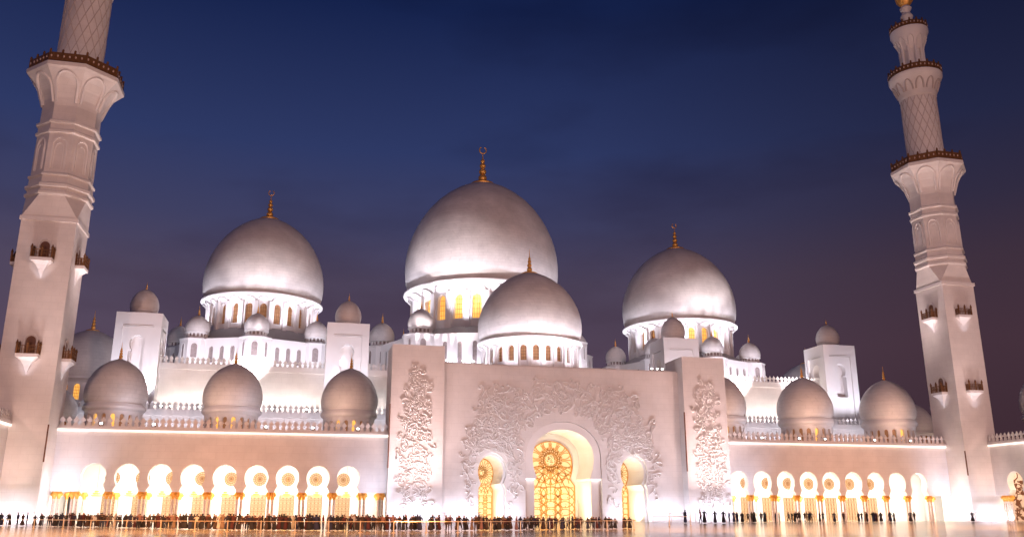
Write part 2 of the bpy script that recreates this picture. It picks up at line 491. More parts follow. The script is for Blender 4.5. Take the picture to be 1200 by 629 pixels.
# ------------------------------------------------------------------ entrance portal
PC=50.2
portal=thing('entrance_portal','tall carved marble entrance portal with three golden arched doorways and flanking piers','portal',(PC,165,0))
PO=(PC,165,0)
fp=lambda u,d,z:(u,165+d,z)
SIDE=[35.95,64.45]
def side_key(c,g=0): return keyhole(c,2.3+g,0,5.9,1.85+g,7.0,2.42+g,9.4,12.2+g*1.1,14)
def main_outer():
    p=[(PC-7.6,0),(PC-7.6,11.5)]
    for i in range(1,24):
        t=pi-pi*i/24; p.append((PC+7.6*cos(t),11.5+7.3*abs(sin(t))**.88))
    return p+[(PC+7.6,11.5),(PC+7.6,0)]
def main_inner(hw=6.15,hb=5.7,zl=8.0,zc=11.6,zt=17.3,hn=5.35):
    p=[(-hb,0),(-hb,zl-.3),(-hn,zl+.1)]
    for i in range(1,8):
        t=i/8; p.append((-(hn+(hw-hn)*sin(t*pi/2)),zl+.1+(zc-zl)*t))
    for i in range(0,16):
        t=pi-pi/2*i/15; p.append((hw*cos(t),zc+(zt-zc)*sin(t)**.86))
    p=p+[(-x,z) for x,z in reversed(p[:-1])]
    return [(PC+x,z) for x,z in p]
def polywall(mb,x0,x1,z1,notches,fn,depth,m=0):
    outer=[(x0,0)]
    for n in notches: outer+=n
    outer+=[(x1,0),(x1,z1),((x0+x1)/2,z1),(x0,z1)]
    mb.wall(outer,[],fn,0,m)
    for h in notches:
        n=len(h); vs=[fn(a,0,b) for a,b in h]+[fn(a,depth,b) for a,b in h]
        mb.add(vs,[(i,i+1,n+i+1,n+i) for i in range(n-1)],m)
w=MB(); polywall(w,26.2,74.7,29.3,[side_key(SIDE[0],.45),main_outer(),side_key(SIDE[1],.45)],fp,.9)
w.box(26.2,74.7,165.4,169,29.28,29.6); build(w,'front_wall',M['marble'],portal,PO)
w=MB(); polywall(w,26.3,74.6,29,[side_key(SIDE[0]),main_inner(),side_key(SIDE[1])],lambda u,d,z:(u,165.9+d,z),8.6)
# band of the great arch, standing proud above the ledge
mo=main_outer()
band_o=[p for p in mo if p[1]>=11.5-1e-6]; 
bo=[(PC-7.55,8.0)]+[(PC+(x-PC)*.993,z-.06) for x,z in band_o]+[(PC+7.55,8.0)]
mi=[p for p in main_inner() if p[1]>8.05]
bi=[(PC-5.7,8.0)]+mi+[(PC+5.7,8.0)]
poly=bo+list(reversed(bi))
w.wall(poly,[],lambda u,d,z:(u,165.25,z),0)
w.add([(PC-7.55,165.25,8),(PC-5.7,165.25,8),(PC-5.7,165.9,8),(PC-7.55,165.9,8)],[(0,1,2,3)])
w.add([(PC+7.55,165.25,8),(PC+5.7,165.25,8),(PC+5.7,165.9,8),(PC+7.55,165.9,8)],[(0,1,2,3)])
n=len(bi); w.add([(a,165.25,b) for a,b in bi]+[(a,165.9,b) for a,b in bi],[(i,i+1,n+i+1,n+i) for i in range(n-1)])
build(w,'arch_band',M['smooth'],portal,PO)
w=MB(); w.box(PC-7.5,PC-5.75,165.3,165.85,7.8,7.95); w.box(PC+5.75,PC+7.5,165.3,165.85,7.8,7.95); build(w,'ledge_glow',M['ledgeglow'],portal,PO)  # glowing strips stand in for the uplit underside of the ledge
# back of the recess and screens
w=MB(); w.box(26.3,74.6,174.6,176,0,29); build(w,'recess_back_wall',M['smooth'],portal,PO)

def inside(poly,x,z):
    c=False; n=len(poly); j=n-1
    for i in range(n):
        xi,zi=poly[i]; xj,zj=poly[j]
        if (zi>z)!=(zj>z) and x<(xj-xi)*(z-zi)/(zj-zi)+xi: c=not c
        j=i
    return c
def clip_strokes(mb,strokes,poly,y,r,m):
    for st in strokes:
        run=[]
        for k in range(len(st)-1):
            (x0,z0),(x1,z1)=st[k],st[k+1]; L=math.hypot(x1-x0,z1-z0); nn=max(1,int(L/.25))
            for i in range(nn+(1 if k==len(st)-2 else 0)):
                x=x0+(x1-x0)*i/nn; z=z0+(z1-z0)*i/nn
                if inside(poly,x,z): run.append((x,y,z))
                else:
                    if len(run)>1: mb.tube(run,r,4,m)
                    run=[]
        if len(run)>1: mb.tube(run,r,4,m)
def circ(cx,cz,r,n=28,a0=0,a1=2*pi): return [(cx+r*cos(a0+(a1-a0)*i/n),cz+r*sin(a0+(a1-a0)*i/n)) for i in range(n+1)]
def screen(cx,poly,zc,R,zl,name='golden_screen',petals=10,vine=True):
    s=MB(); s.panel(poly,lambda u,d,z:(u,174.5,z),0,0)
    st=[]
    # rosette
    for q in (R*.55,): st.append(circ(cx,zc,q))
    for k in range(petals):
        a=2*pi*k/petals
        for sg in (-1,1):
            b=a+sg*2*pi/petals*1.5
            st.append([(cx+R*.95*cos(a),zc+R*.95*sin(a)),(cx+R*.42*cos((a+b)/2),zc+R*.42*sin((a+b)/2)),(cx+R*.95*cos(b),zc+R*.95*sin(b))])
        st.append(circ(cx+R*1.25*cos(a),zc+R*1.25*sin(a),R*.55,20))
        st.append([(cx+R*.95*cos(a),zc+R*.95*sin(a)),(cx+R*3*cos(a),zc+R*3*sin(a))])
    # interlaced arcs below
    for k in range(-2,3):
        for q in (1.0,1.45): st.append(circ(cx+k*R*.9,zl+.2,R*q,24,0.15,pi-.15))
    st.append([(cx-9,zl),(cx+9,zl)]); 
    for k in range(5):
        for e in (-1.1,0,1.1): st.append(circ(cx+e*R,zl*(k+.2)/4.4,R*.78,22))
    for e in (-.95,.95):
        st.append([(cx+e*R*1.5,0),(cx+e*R*1.5,zl)])
    for k in range(4):
        for e in (-.55,.55): st.append(circ(cx+e*R,zl*(k+.5)/4,R*.3,12))
    clip_strokes(s,st,poly,174.42,.10 if R>2 else .07,1)
    n=len(poly); s.tube([(a,174.42,b) for a,b in poly],.13,4,1)
    rnd=random.Random(int(cx*7))
    for k in range(int(60*R)):                       # floral glass pieces
        x=cx+rnd.uniform(-1.4,1.4)*R; z=rnd.uniform(.5,zl)
        if rnd.random()<.4: a=rnd.uniform(0,6.28); q=R*.5*sqrt(rnd.random()); x=cx+q*cos(a); z=zc+q*sin(a)
        if inside(poly,x,z): s.ball(x,174.44,z,rnd.uniform(.05,.13),.03,rnd.uniform(.05,.15),6,4,rnd.choice((1,1,1,2)))
    build(s,name,[M['pane'],M['lattice'],M['brown']],portal,PO)
def scr_main():
    p=[(-5.0,0),(-5.0,7.0),(-4.3,7.9),(-4.05,8.3)]
    for i in range(1,7):
        t=i/7; p.append((-(4.05+.5*sin(t*pi/2)),8.3+2.6*t))
    for i in range(0,13):
        t=pi-pi/2*i/12; p.append((4.55*cos(t),11.1+4.6*sin(t)**.88))
    p=p+[(-x,z) for x,z in reversed(p[:-1])]
    return [(PC+x,z) for x,z in p]
screen(PC,scr_main(),12.0,2.7,6.6,petals=12)
for c in SIDE: screen(c,side_key(c,-.05),9.4,1.45,5.0,petals=10)

# flanking piers
for (x0,x1) in ((16.3,26.2),(74.7,83.9)):
    w=MB(); w.box(x0,x1,162.5,171,0,32.2); build(w,'pier',M['marble'],portal,PO)
# block behind the portal carrying its dome
w=MB(); w.box(26.3,74.6,176.1,201,0,29.0); build(w,'roof_block',M['smooth'],portal,PO)

# carved relief: curling stems and leaves standing 6-20 cm proud of the wall
def relief(mb,poly,holes,y,seed,pitch,size,halo=None):
    rnd=random.Random(seed)
    xs=[p[0] for p in poly]; zs=[p[1] for p in poly]
    z=min(zs)
    while z<max(zs):
        x=min(xs)
        while x<max(xs):
            px=x+rnd.uniform(-.5,.5)*pitch; pz=z+rnd.uniform(-.5,.5)*pitch
            x+=pitch
            if not inside(poly,px,pz) or any(inside(h,px,pz) for h in holes): continue
            if rnd.random()<.08: continue
            # swirl: field bends outward
            s=size*rnd.uniform(.6,1.35); a=rnd.uniform(0,2*pi); dr=rnd.choice((-1,1)); pts=[]
            cx,cz=px,pz; th=a; step=s*.28
            n=rnd.randint(8,13)
            for i in range(n):
                pts.append((cx,y-.04-.12*sin(pi*i/n),cz)); th+=dr*(.12+.65*(i/n)**1.4); cx+=step*cos(th); cz+=step*sin(th); step*=.955
            if any(inside(h,cx,cz) for h in holes): continue
            mb.tube(pts,s*.13,5,0,taper=.45)
            mb.ball(cx,y-.06,cz,s*.22,.2,s*.2,6,4)
            for q in range(2):
                i=rnd.randint(1,n-2); lx,_,lz=pts[i]; b=rnd.uniform(0,6.28)
                L=s*.5
                P=[(lx,y-.02,lz),(lx+L*.5*cos(b),y-.14,lz+L*.5*sin(b)),(lx+L*cos(b+.4),y-.03,lz+L*sin(b+.4))]
                mb.tube(P,s*.15,4,0,taper=.15)
        z+=pitch
rp=[(32.2,2.5),(30.9,8),(30.7,13.5),(31.4,17.8),(32.6,19.5),(33.0,23.0),(35.2,25.6),(38.4,24.2),(41,24.2),(43.5,25.6),(46.5,26.2),(49.5,27.4),(52.5,26.6),(55,25.2),(58.5,25),(61,25.5),(63.7,24.3),(65.3,23.3),(66.3,20.5),(68.6,18.4),(69.1,13.5),(69.4,9),(68.0,3.2),(66.5,5.5),(62,3),(59.2,2.8),(58.5,7),(50,12),(42,7),(41.2,2.6),(38,2.4),(34,4.5)]
def grow(p,g): 
    cx=sum(a for a,b in p)/len(p); m_=max(abs(a-cx) for a,b in p); 
    return [(cx+(a-cx)*(1+g/m_),b+(g if b>7 else 0)) for a,b in p]
holes=[grow(main_outer(),.9),grow(side_key(SIDE[0],.45),.25),grow(side_key(SIDE[1],.45),.25)]
hal=[(PC-8.3,6),(PC-8.3,12)]+[(PC+8.3*cos(pi-pi*i/16),12+8.4*abs(sin(pi*i/16))**.8) for i in range(1,16)]+[(PC+8.3,12),(PC+8.3,6)]
w=MB(); relief(w,rp,holes+[hal],165.0,3,.80,.92)
# longer stems sweeping out from the arch
rnd=random.Random(9)
for k in range(150):
    x=rnd.uniform(32,68); z=rnd.uniform(5,25); th=atan2(z-8,(x-PC))+rnd.uniform(-.9,.9); pts=[]; sgn=rnd.choice((-1,1))
    for i in range(16):
        if not inside(rp,x,z) or any(inside(h,x,z) for h in holes+[hal]): break
        pts.append((x,164.93,z)); th+=sgn*rnd.uniform(0,.28); x+=.42*cos(th); z+=.42*sin(th)
        if i%4==3: sgn=-sgn
    if len(pts)>4: w.tube(pts,.13,4,0,taper=.4)
build(w,'floral_relief',M['relief'],portal,PO,smooth=60)
for (c,seed) in ((21.2,1),(79.6,2)):
    w=MB()
    pp=[(c-2.8,2.2),(c-3.0,8),(c-2.7,14),(c-2.8,18),(c-2.3,22),(c-1.9,26),(c-.7,28.3),(c+.8,27.5),(c+2,25),(c+2.1,21),(c+2.6,16),(c+2.5,12),(c+3,8),(c+2.9,3.6),(c+.8,2.4)]
    relief(w,pp,[],162.5,seed+20,.66,.72)
    build(w,'floral_relief',M['relief'],portal,PO,smooth=60)

# ------------------------------------------------------------------ drum + big dome
def big_dome(t,org,cx,cy,R,zr,H,zd,wz0,wz1,n=24,ph=0.,wm='dimwin',fh=8,rd=.88,vis=None,flare=1.0,fins=True,nseg=112):
    d=build(MB().lathe(dome_prof(R,H,zr),nseg,cx,cy),'dome',M['dome'],t,(cx,cy,zr),smooth=True)
    r=R*rd
    zt=wz1+ (zr-wz1)*.18
    dr=win_ring(cx,cy,r,n,zd,zt,wz0,wz1,.50,R*.055,ph)
    h=zr-zt
    pr=[(r,zt),(r*1.01,zt+h*.1),(r*1.035,zt+h*.3),(r*1.075,zt+h*.48),(r*1.115,zt+h*.62),(R*1.01*flare,zt+h*.74),(R*1.01*flare,zt+h*.86),(R*.975,zt+h*.9),(R*.93,zt+h*.93),(R*.92,zr)]
    dr.lathe(pr,nseg,cx,cy,cap=False)
    dm=build(dr,'drum',M['smooth'],t,(cx,cy,zd),smooth=30)
    if fins:
        f=MB()
        for k in range(n):
            a=2*pi*(k+.5+ph)/n; w_=r*pi/n*.34
            for zz0,zz1,ro in ((zd,zt,r+R*.035),):
                ca,sa=cos(a),sin(a)
                P=[]
                for z in (zz0,zz1):
                    for (rr,uu) in ((r-.05,-w_),(ro,-w_*.8),(ro,w_*.8),(r-.05,w_)): P.append((cx+rr*ca-uu*sa,cy+rr*sa+uu*ca,z))
                f.add(P,[(0,4,5,1),(1,5,6,2),(2,6,7,3),(4,7,6,5),(0,1,2,3)])
            # hood over the window, scalloped into the flare
            a2=2*pi*(k+ph)/n; hw=r*pi/n*.86
            pts=[]
            for i in range(9):
                q=pi*i/8; u=-hw*cos(q); z=zt-h*.15+h*.62*sin(q)
                rr=r*(1.012+.10*max(0,(z-zt)/h)/.62)+.02
                aa=a2+u/r; pts.append((cx+rr*cos(aa),cy+rr*sin(aa),z))
            f.tube(pts,R*.012,4)
        build(f,'pilasters',M['smooth'],dm,(cx,cy,zd))
    for k in range(n):
        a=2*pi*(k+ph)/n
        if sin(a)>.45: continue
        p,fn,hw=pane_mesh_ring(cx,cy,r-R*.055+.02,n,wz0,wz1,.52,k,ph)
        # lattice bars
        for zz in [wz0+(wz1-wz0)*q for q in (.2,.4,.6,.8)]: p.tube([fn(-hw*.95,-.06,zz),fn(0,-.06,zz),fn(hw*.95,-.06,zz)],.05,4,1)
        for uu in (-.5,0,.5): p.tube([fn(hw*uu,-.06,wz0),fn(hw*uu,-.06,wz1-.3*hw)],.05,4,1)
        m_=wm(k,a) if callable(wm) else wm
        build(p,'window',[M[m_],M['lattice' if m_!='dimwin' else 'bronze']],dm,(cx,cy,zd))
    f=link('finial',FIN_C if R>14 else FIN,t,(cx,cy,zr+H*.985),fh)
    rg=MB().lathe([(R*.16,-.05*fh),(R*.17,0),(R*.15,.03*fh),(R*.06,.06*fh)],32,cx,cy,zr+H*.985)
    build(rg,'gold_collar',M['gold'],t,(cx,cy,zr+H),smooth=True)
    return d

def domed_hall(name,label,cx,cy,R,zr,H,zd,wz0,wz1,Rr,zt,rs,wm,fh,tb=33.0,tr=4.2,ph=0.,group=None,cloud=True):
    t=thing(name,label,'domed hall',(cx,cy,tb),group); O=(cx,cy,tb)
    big_dome(t,O,cx,cy,R,zr,H,zd,wz0,wz1,wm=wm,fh=fh,ph=ph)
    # octagonal base: turrets at the eight corners with recessed walls between
    ring=MB(); 
    for k in range(8):
        a=-pi/2+k*pi/4; b=a+pi/4
        p0=Vector((cx+Rr*cos(a),cy+Rr*sin(a),0)); p1=Vector((cx+Rr*cos(b),cy+Rr*sin(b),0))
        dv=(p1-p0); L=dv.length; dv.normalize(); nrm=Vector((dv.y,-dv.x,0)) ; mid=(p0+p1)/2
        if nrm.dot(mid-Vector((cx,cy,0)))<0: nrm=-nrm
        def fn(u,d,z,p0=p0,dv=dv,nrm=nrm): q=p0+dv*u-nrm*(d-tr*.45); return (q.x,q.y,z)
        hs=[arch_pts(L*q,.55,tb+3.2,zt-2.6,zt-1.9,4) for q in (.32,.5,.68)]
        if tr<3: hs=[]
        ring.wall([(0,tb),(L,tb),(L,zt),(L*.5,zt),(0,zt)],hs,fn,.4)
        P=[fn(0,0,zt),fn(L,0,zt),fn(L,1.2,zt),fn(0,1.2,zt)]; ring.add(P,[(0,1,2,3)])
        # small merlon line on the roof edge
        for h in hs:
            pm=MB().panel(h,fn,.38); 
            if sin((a+b)/2)<.5: build(pm,'window',M['darkwin'],t,O)
    build(ring,'base_wall',M['smooth'],t,O)
    rf=MB(); rr=R*.88
    rf.lathe([(rr,zd+.6),(rr+(Rr-rr)*.45,zd-(zd-zt)*.35),(Rr*.93,zt-.1)],64,cx,cy,cap=False); build(rf,'sloping_roof',M['roofgrey'],t,O,smooth=True)
    for k in range(8):
        a=-pi/2+k*pi/4; x=cx+Rr*cos(a); y=cy+Rr*sin(a)
        tm=MB().lathe([(tr,tb),(tr,zt-.5),(tr+.18,zt-.45),(tr+.18,zt-.1),(tr*.92,zt+.12)],8,x,y,ph=.5)
        tt=build(tm,'turret',M['smooth'],t,(x,y,tb))
        if sin(a)<.5:
            for q in (-1,0,1):
                aa=-pi/2+q*pi/4; rr2=tr*cos(pi/8)+.03; dx,dy=cos(aa),sin(aa)
                fw=lambda u,d,z,x=x,y=y,dx=dx,dy=dy,rr2=rr2:(x+dx*(rr2+d)-dy*u,y+dy*(rr2+d)+dx*u,z)
                pm=MB().panel(arch_pts(0,.8 if q==0 else .45,zt-4.8,zt-2.2,zt-1.3,5),fw,0,0)
                pts=[fw(u,.05,z) for u,z in arch_pts(0,.8 if q==0 else .45,zt-4.8,zt-2.2,zt-1.3,5)]
                pm.tube(pts,.12,4,1)
                build(pm,'window',[M['darkwin'],M['smooth']],tt,(x,y,tb))
        small_dome(t,x,y,zt+.45,rs)
    return t
domed_hall('domed_hall','largest central marble dome over a drum with glowing amber windows, behind the portal',48.1,235.6,21.7,60.6,34.1,47.5,50.3,57.0,27.5,44.6,3.4,'amber',12.2,ph=.0,tr=4.8)
domed_hall('domed_hall','big white dome with dim brown drum windows standing above the dense queue side',-11.2,235.6,15.5,55.0,24.1,45.4,47.2,52.4,20,42.1,2.95,'dimwin',8.6,ph=.25,tr=3.9)
domed_hall('domed_hall','big white dome, base half hidden by a plain tower, nearer the fully visible minaret',108.1,235.6,16.6,54.2,24.9,44.4,46.4,51.8,20.3,41.9,2.95,
   lambda k,a:'amber' if -2.2<((a+pi)%(2*pi)-pi)<-1.0 else 'dimwin',8.4,ph=.25,tr=3.9)

# portal dome
pdm=thing('portal_dome','middle sized white dome with golden finial directly above the carved portal','dome',(49.9,189,29)); 
big_dome(pdm,(49.9,189,29),49.9,189,11.8,38.4,16.8,29.0,33.1,36.5,wm='dimwin',fh=6.0,rd=.90,ph=.5)
w=MB()

# far side domes and pale domes near the minarets
def lone_dome(label,x,y,R,zr,H,zd,wz0,wz1,wm,fh,zb):
    t=thing('side_dome',label,'dome',(x,y,zb))
    big_dome(t,None,x,y,R,zr,H,zd,wz0,wz1,n=20,wm=wm,fh=fh,rd=.92,nseg=72,fins=False)
    b=MB().lathe([(R*1.15,0),(R*1.15,zd-zb)],8,x,y,zb,ph=.5); build(b,'base_block',M['smooth'],t,(x,y,zb))
lone_dome('grey shaded dome with amber drum windows between the larger looking minaret and a white tower',-51.9,235.6,9.6,33.2,12.9,24,27.6,31.4,'amber',5.2,0)
lone_dome('dark dome mostly hidden behind the white tower beside the farther arcade',149.2,235.6,9.6,33.0,12.6,24,27.6,31.2,'dimwin',5.0,0)
lone_dome('pale unadorned dome peeping between an arcade dome and the fully visible minaret',146.0,187,4.9,20.4,7.2,16,17,19.5,'darkwin',1.6,0)
lone_dome('pale dome sliver seen beside the larger looking minaret',-46.6,186,4.7,19.2,6.4,15,16,18.5,'darkwin',1.6,0)

# ------------------------------------------------------------------ terraces and prayer hall walls
def plain_wall(label,name,x0,x1,y,y1,z,cr=True,extra=None):
    t=thing(name,label,'wall',((x0+x1)/2,y,0)); O=((x0+x1)/2,y,0)
    w=MB().box(x0,x1,y,y1,0,z-1.3); build(w,'wall_face',M['marble'],t,O)
    w=MB().box(x0,x1,y-.3,y+.9,z-1.3,z); build(w,'cornice',M['smooth'],t,O)
    w=MB(); cresting(w,x1-x0,lambda u,d,q:(x0+u,y-.2+d,q),z,1.6,1.1); build(w,'cresting',M['marble'],t,O)
    return t
plain_wall('lavender lit terrace wall with pale cresting behind the three domes of the nearer arcade','terrace_wall',-44.0,26.2,191.5,196.5,22.1)
plain_wall('white lit terrace wall with small cresting behind the farther arcade domes','terrace_wall',74.7,141.5,191.5,196.5,22.6)
plain_wall('cream lit upper hall wall running between two white towers below the dome with brown windows','prayer_hall_wall',-37.5,30,203.5,272,33.5)
plain_wall('cream lit upper hall wall stretching from the portal to the outermost white tower','prayer_hall_wall',66,137,203.5,272,34.2)
w=MB().box(30.1,65.9,203.7,272,0,33); o=build(w,'prayer_hall_roof',M['smooth'],None,(48,235,0)); tag(o,'flat white hall roof below the largest central dome','roof')

# ------------------------------------------------------------------ towers
def tower(label,x0,x1,y0,y1,z,side=0):
    t=thing('square_tower',label,'tower',((x0+x1)/2,(y0+y1)/2,0),'square white towers with little domes'); O=((x0+x1)/2,(y0+y1)/2,0)
    cx=(x0+x1)/2; cy=(y0+y1)/2; W=(x1-x0)/2; D=(y1-y0)/2
    mb=MB()
    faces=[(lambda u,d,q:(cx+u,y0+d,q),W),(lambda u,d,q:(x0+d,cy-u,q),D),(lambda u,d,q:(x1-d,cy+u,q),D),(lambda u,d,q:(cx-u,y1-d,q),W)]
    nh=[]
    for fn,h in faces:
        p=[(-h*.66,6),(-h*.66,z-3.0),(h*.66,z-3.0),(h*.66,6)]
        mb.wall([(-h,0),(h,0),(h,z),(-h,z)],[p],fn,.35)
        k=keyhole(0,1.55,z-13.4,z-8.4,1.15,z-7.9,1.55,z-6.6,z-4.8,10)
        mb.wall(p,[k],lambda u,d,q,fn=fn:fn(u,d+.35,q),1.7)
        nh.append((fn,k,h))
    mb.add([(x0,y0,z),(x1,y0,z),(x1,y1,z),(x0,y1,z)],[(0,1,2,3)])
    build(mb,'tower_wall',M['smooth'],t,O)
    for fn,k,h in nh[:3]:
        pm=MB().panel(k,fn,2.0); build(pm,'niche',M['smooth'],t,O)
        lg=MB(); P=[fn(u,d,q) for q in (z-3.0,z-2.8) for u,d in ((-h*.66,-.12),(h*.66,-.12),(h*.66,.3),(-h*.66,.3))]
        lg.add(P,[(0,3,2,1),(4,5,6,7),(0,1,5,4),(1,2,6,5),(2,3,7,6),(3,0,4,7)]); build(lg,'ledge',M['smooth'],t,O)
    dm=MB().lathe([(2.55,0),(2.55,.7),(2.8,.8),(2.85,1.15)]+[(3.0*a,1.2+5.0*b) for a,b in DP],40,cx,cy,z); build(dm,'dome',M['dome'],t,(cx,cy,z),smooth=True)
    link('finial',FIN,t,(cx,cy,z+6.0),2.0)
tower('square white tower topped by a small dome, beside the larger looking minaret',-39.2,-29.9,197,206,43.1)
tower('square white tower topped by a small dome, rising behind the arcade dome nearest the portal',5.0,14.4,197,206,43.0)
tower('low looking white tower with small dome peeping above the portal wall end',86.0,95.3,197,206,43.3)
tower('outermost white tower with dark keyhole niche, nearest the fully visible minaret',130.0,139.2,197,206,43.5)

# ------------------------------------------------------------------ minarets
def railing_mesh(W,H=1.1,n=8,th=.12):
    return None
def minaret(label,x0,x1,y0,y1,S=1.0):
    cx=(x0+x1)/2; cy=(y0+y1)/2; t=thing('minaret',label,'minaret',(cx,cy,0),'minarets'); O=(cx,cy,0)
    W=(x1-x0)/2; zs=50.3
    b=MB().box(x0,x1,y0,y1,0,zs); build(b,'square_shaft',M['marble'],t,O)
    c=MB().box(x0-.25,x1+.25,y0-.25,y1+.25,zs,zs+.7); build(c,'cornice',M['smooth'],t,O)
    # square to octagon
    R8=5.3
    oc=[(cx+R8*cos(pi/8+k*pi/4),cy+R8*sin(pi/8+k*pi/4),zs+4.62) for k in range(8)]
    sq=[(cx+W,cy+W,zs+.7),(cx-W,cy+W,zs+.7),(cx-W,cy-W,zs+.7),(cx+W,cy-W,zs+.7)]
    tr=MB(); tr.add(oc+sq,[(0,1,8),(2,3,9),(4,5,10),(6,7,11),(1,2,9,8),(3,4,10,9),(5,6,11,10),(7,0,8,11)]); build(tr,'transition',M['marble'],t,O)
    mo=lambda r,z:[(r,z),(r+.32,z+.15),(r+.32,z+.55),(r,z+.75)]
    r=5.15
    prof=[(5.45,54.9)]+mo(5.35,55.0)[1:]+[(5.3,56.2),(5.75,56.5),(5.75,57.0),(5.3,57.3),(5.25,58.4),(5.55,58.6),(5.55,58.9),(5.1,59.2),(5.05,66.6),(5.4,66.8),(5.4,67.2),(5.1,67.5),(5.1,68.4),(5.5,68.6),(5.5,69.0),(5.0,69.3),(4.95,72.0),(5.2,73.6),(5.8,75.2),(6.7,76.7),(7.9,78.0),(8.35,78.4),(8.35,79.1),(8.0,79.15)]
    build(MB().lathe(prof,8,cx,cy,ph=.5),'octagonal_shaft',M['marble'],t,O)
    # arched niches with raised frames
    for k in range(8):
        fr=MB()
        a=2*pi*(k+1)/8
        def fn(u,d,z,a=a,R_=None):
            rr=(R_ if R_ else 5.07*cos(pi/8))+d; return (cx+rr*cos(a)-u*sin(a),cy+rr*sin(a)+u*cos(a),z)
        for off in (0,):
            pts=[fn(u,.03,z) for u,z in arch_pts(0,1.15,59.8,64.2,65.8,6)]; fr.tube(pts,.18,4)
            pts=[fn(u,.03,z) for u,z in arch_pts(0,.7,59.8,63.6,64.8,6)]; fr.tube(pts,.08,4)
        # corbel arches of the flare
        pts=[]
        for u,z in arch_pts(0,1.55,72.6,75.6,77.7,7):
            q=z
            rr=[4.95,5.2,5.8,6.7,7.9]; zz=[72,73.6,75.2,76.7,78]
            for i in range(4):
                if zz[i]<=q<=zz[i+1]: R_=rr[i]+(rr[i+1]-rr[i])*(q-zz[i])/(zz[i+1]-zz[i]); break
            f=1+ (q-72.6)*.05
            pts.append(fn(u*f,.05,z,R_=R_*cos(pi/8)))
        nf=build(fr,'niche_frame',M['smooth'],t,O); fr=MB(); fr.tube(pts,.26,5)
        build(fr,'corbel_arch',M['smooth'],t,O)
    # galleries
    def gallery(R_,z,n,hh=1.7,ng=None):
        gm=MB(); ng=ng or 24
        for k in range(n):
            for e in range(ng//n if n==8 else 1):
                f=(e)/(ng//n) if n==8 else 0
                p0=Vector((cos(2*pi*(k+.5)/n),sin(2*pi*(k+.5)/n)))*R_; p1=Vector((cos(2*pi*(k+1.5)/n),sin(2*pi*(k+1.5)/n)))*R_
                p=p0.lerp(p1,f)
                gm.box(cx+p.x-.16,cx+p.x+.16,cy+p.y-.16,cy+p.y+.16,z,z+hh+.25)
                gm.ball(cx+p.x,cy+p.y,z+hh+.4,.22,.22,.3,6,4)
        pr=[(R_+.06,z+.1),(R_+.06,z+hh),(R_-.1,z+hh),(R_-.1,z+.1),(R_+.06,z+.1)]
        gm.lathe(pr,n,cx,cy,ph=.5,cap=False)
        for k in range(ng*2):
            a=2*pi*(k+.25)/(ng*2); rr=R_*(1 if n!=8 else cos(pi/8)/cos(((a+pi/8)%(pi/4))-pi/8) if False else 1)
            if n==8:
                aa=(a % (pi/4)); aa=min(aa,pi/4-aa) if True else aa
                dd=a-round(a/(pi/4))*(pi/4); rr=R_*cos(pi/8)/cos(dd)
            gm.ball(cx+(rr+.1)*cos(a),cy+(rr+.1)*sin(a),z+hh*.55,.16,.16,.24,6,4,1)  # pale studs put in for the sparkles of light along the railing
        return gm
    gl=build(MB().lathe([(8.1,79.15),(8.0,79.3)],8,cx,cy,ph=.5),'gallery_floor',M['smooth'],t,O)
    build(gallery(7.9,79.3,8,1.7,24),'gallery_railing',[M['bronze'],M['inlay']],gl,O)
    sh=MB().lathe([(4.35,79.3),(4.35,80.4),(3.95,80.8),(3.9,97.2),(4.15,97.5),(4.3,98.6),(4.9,100.4),(5.7,101.8),(6.0,102.4),(6.0,103.1),(5.8,103.2)],40,cx,cy)
    ls=build(sh,'round_shaft',M['marble'],t,O,smooth=30)
    hx=MB()
    for k in range(16):
        for sg in (-1,1):
            hx.tube([(cx+3.94*cos(2*pi*k/16+sg*q*.085),cy+3.94*sin(2*pi*k/16+sg*q*.085),80.9+q*.9) for q in range(19)],.085,4)
    for k in range(12):
        a=2*pi*k/12
        P=[]
        for i in range(9):
            q=pi*i/8; u=-.85*cos(q); z=98.6+2.6*sin(q); rr=4.35+(.0 if z<98.7 else (z-98.6)*.36)
            aa=a+u/4.6; P.append((cx+rr*cos(aa),cy+rr*sin(aa),z))
        hx.tube(P,.2,4)
    build(hx,'diamond_ribs',M['rib'],ls,O)
    build(gallery(5.85,103.2,20,1.5,20),'gallery_railing',[M['bronze'],M['inlay']],ls,O)
    ln=MB().lathe([(2.2,103.2),(2.2,110.2),(2.6,110.6),(3.0,111.6),(3.8,113.6),(4.35,114.8),(4.35,115.6),(4.1,115.7)],32,cx,cy)
    for k in range(10):
        a=2*pi*k/10; ln.lathe([(.42,103.2),(.34,103.8),(.34,110.4),(.5,111.2)],8,cx+2.55*cos(a),cy+2.55*sin(a))
    for k in range(10):
        a=2*pi*(k+.5)/10; P=[]
        for i in range(7):
            q=pi*i/6; u=-.75*cos(q); z=111.2+2.2*sin(q); rr=2.9+(z-111.2)*.42; aa=a+u/3.2; P.append((cx+rr*cos(aa),cy+rr*sin(aa),z))
        ln.tube(P,.14,4)
    le=build(ln,'lantern',M['smooth'],t,O,smooth=30)
    build(gallery(4.15,115.7,16,1.3,16),'gallery_railing',[M['bronze'],M['inlay']],le,O)
    bu=MB().lathe([(1.5,115.7),(1.35,118.2),(.8,118.5),(1.3,119.4),(1.5,120.0),(1.1,120.8),(.7,121.0),(1.2,121.8),(1.4,122.3),(1.0,122.9),(.6,123.0)],24,cx,cy)
    build(bu,'bulb_spire',M['smooth'],t,O,smooth=True)
    gd=MB().lathe([(1.0,123.0),(1.9,124.2),(2.2,125.6),(1.8,127.2),(.9,128.6),(.4,130),(.25,134),(.05,139)],24,cx,cy); build(gd,'golden_bulb',M['gold'],t,O,smooth=True)
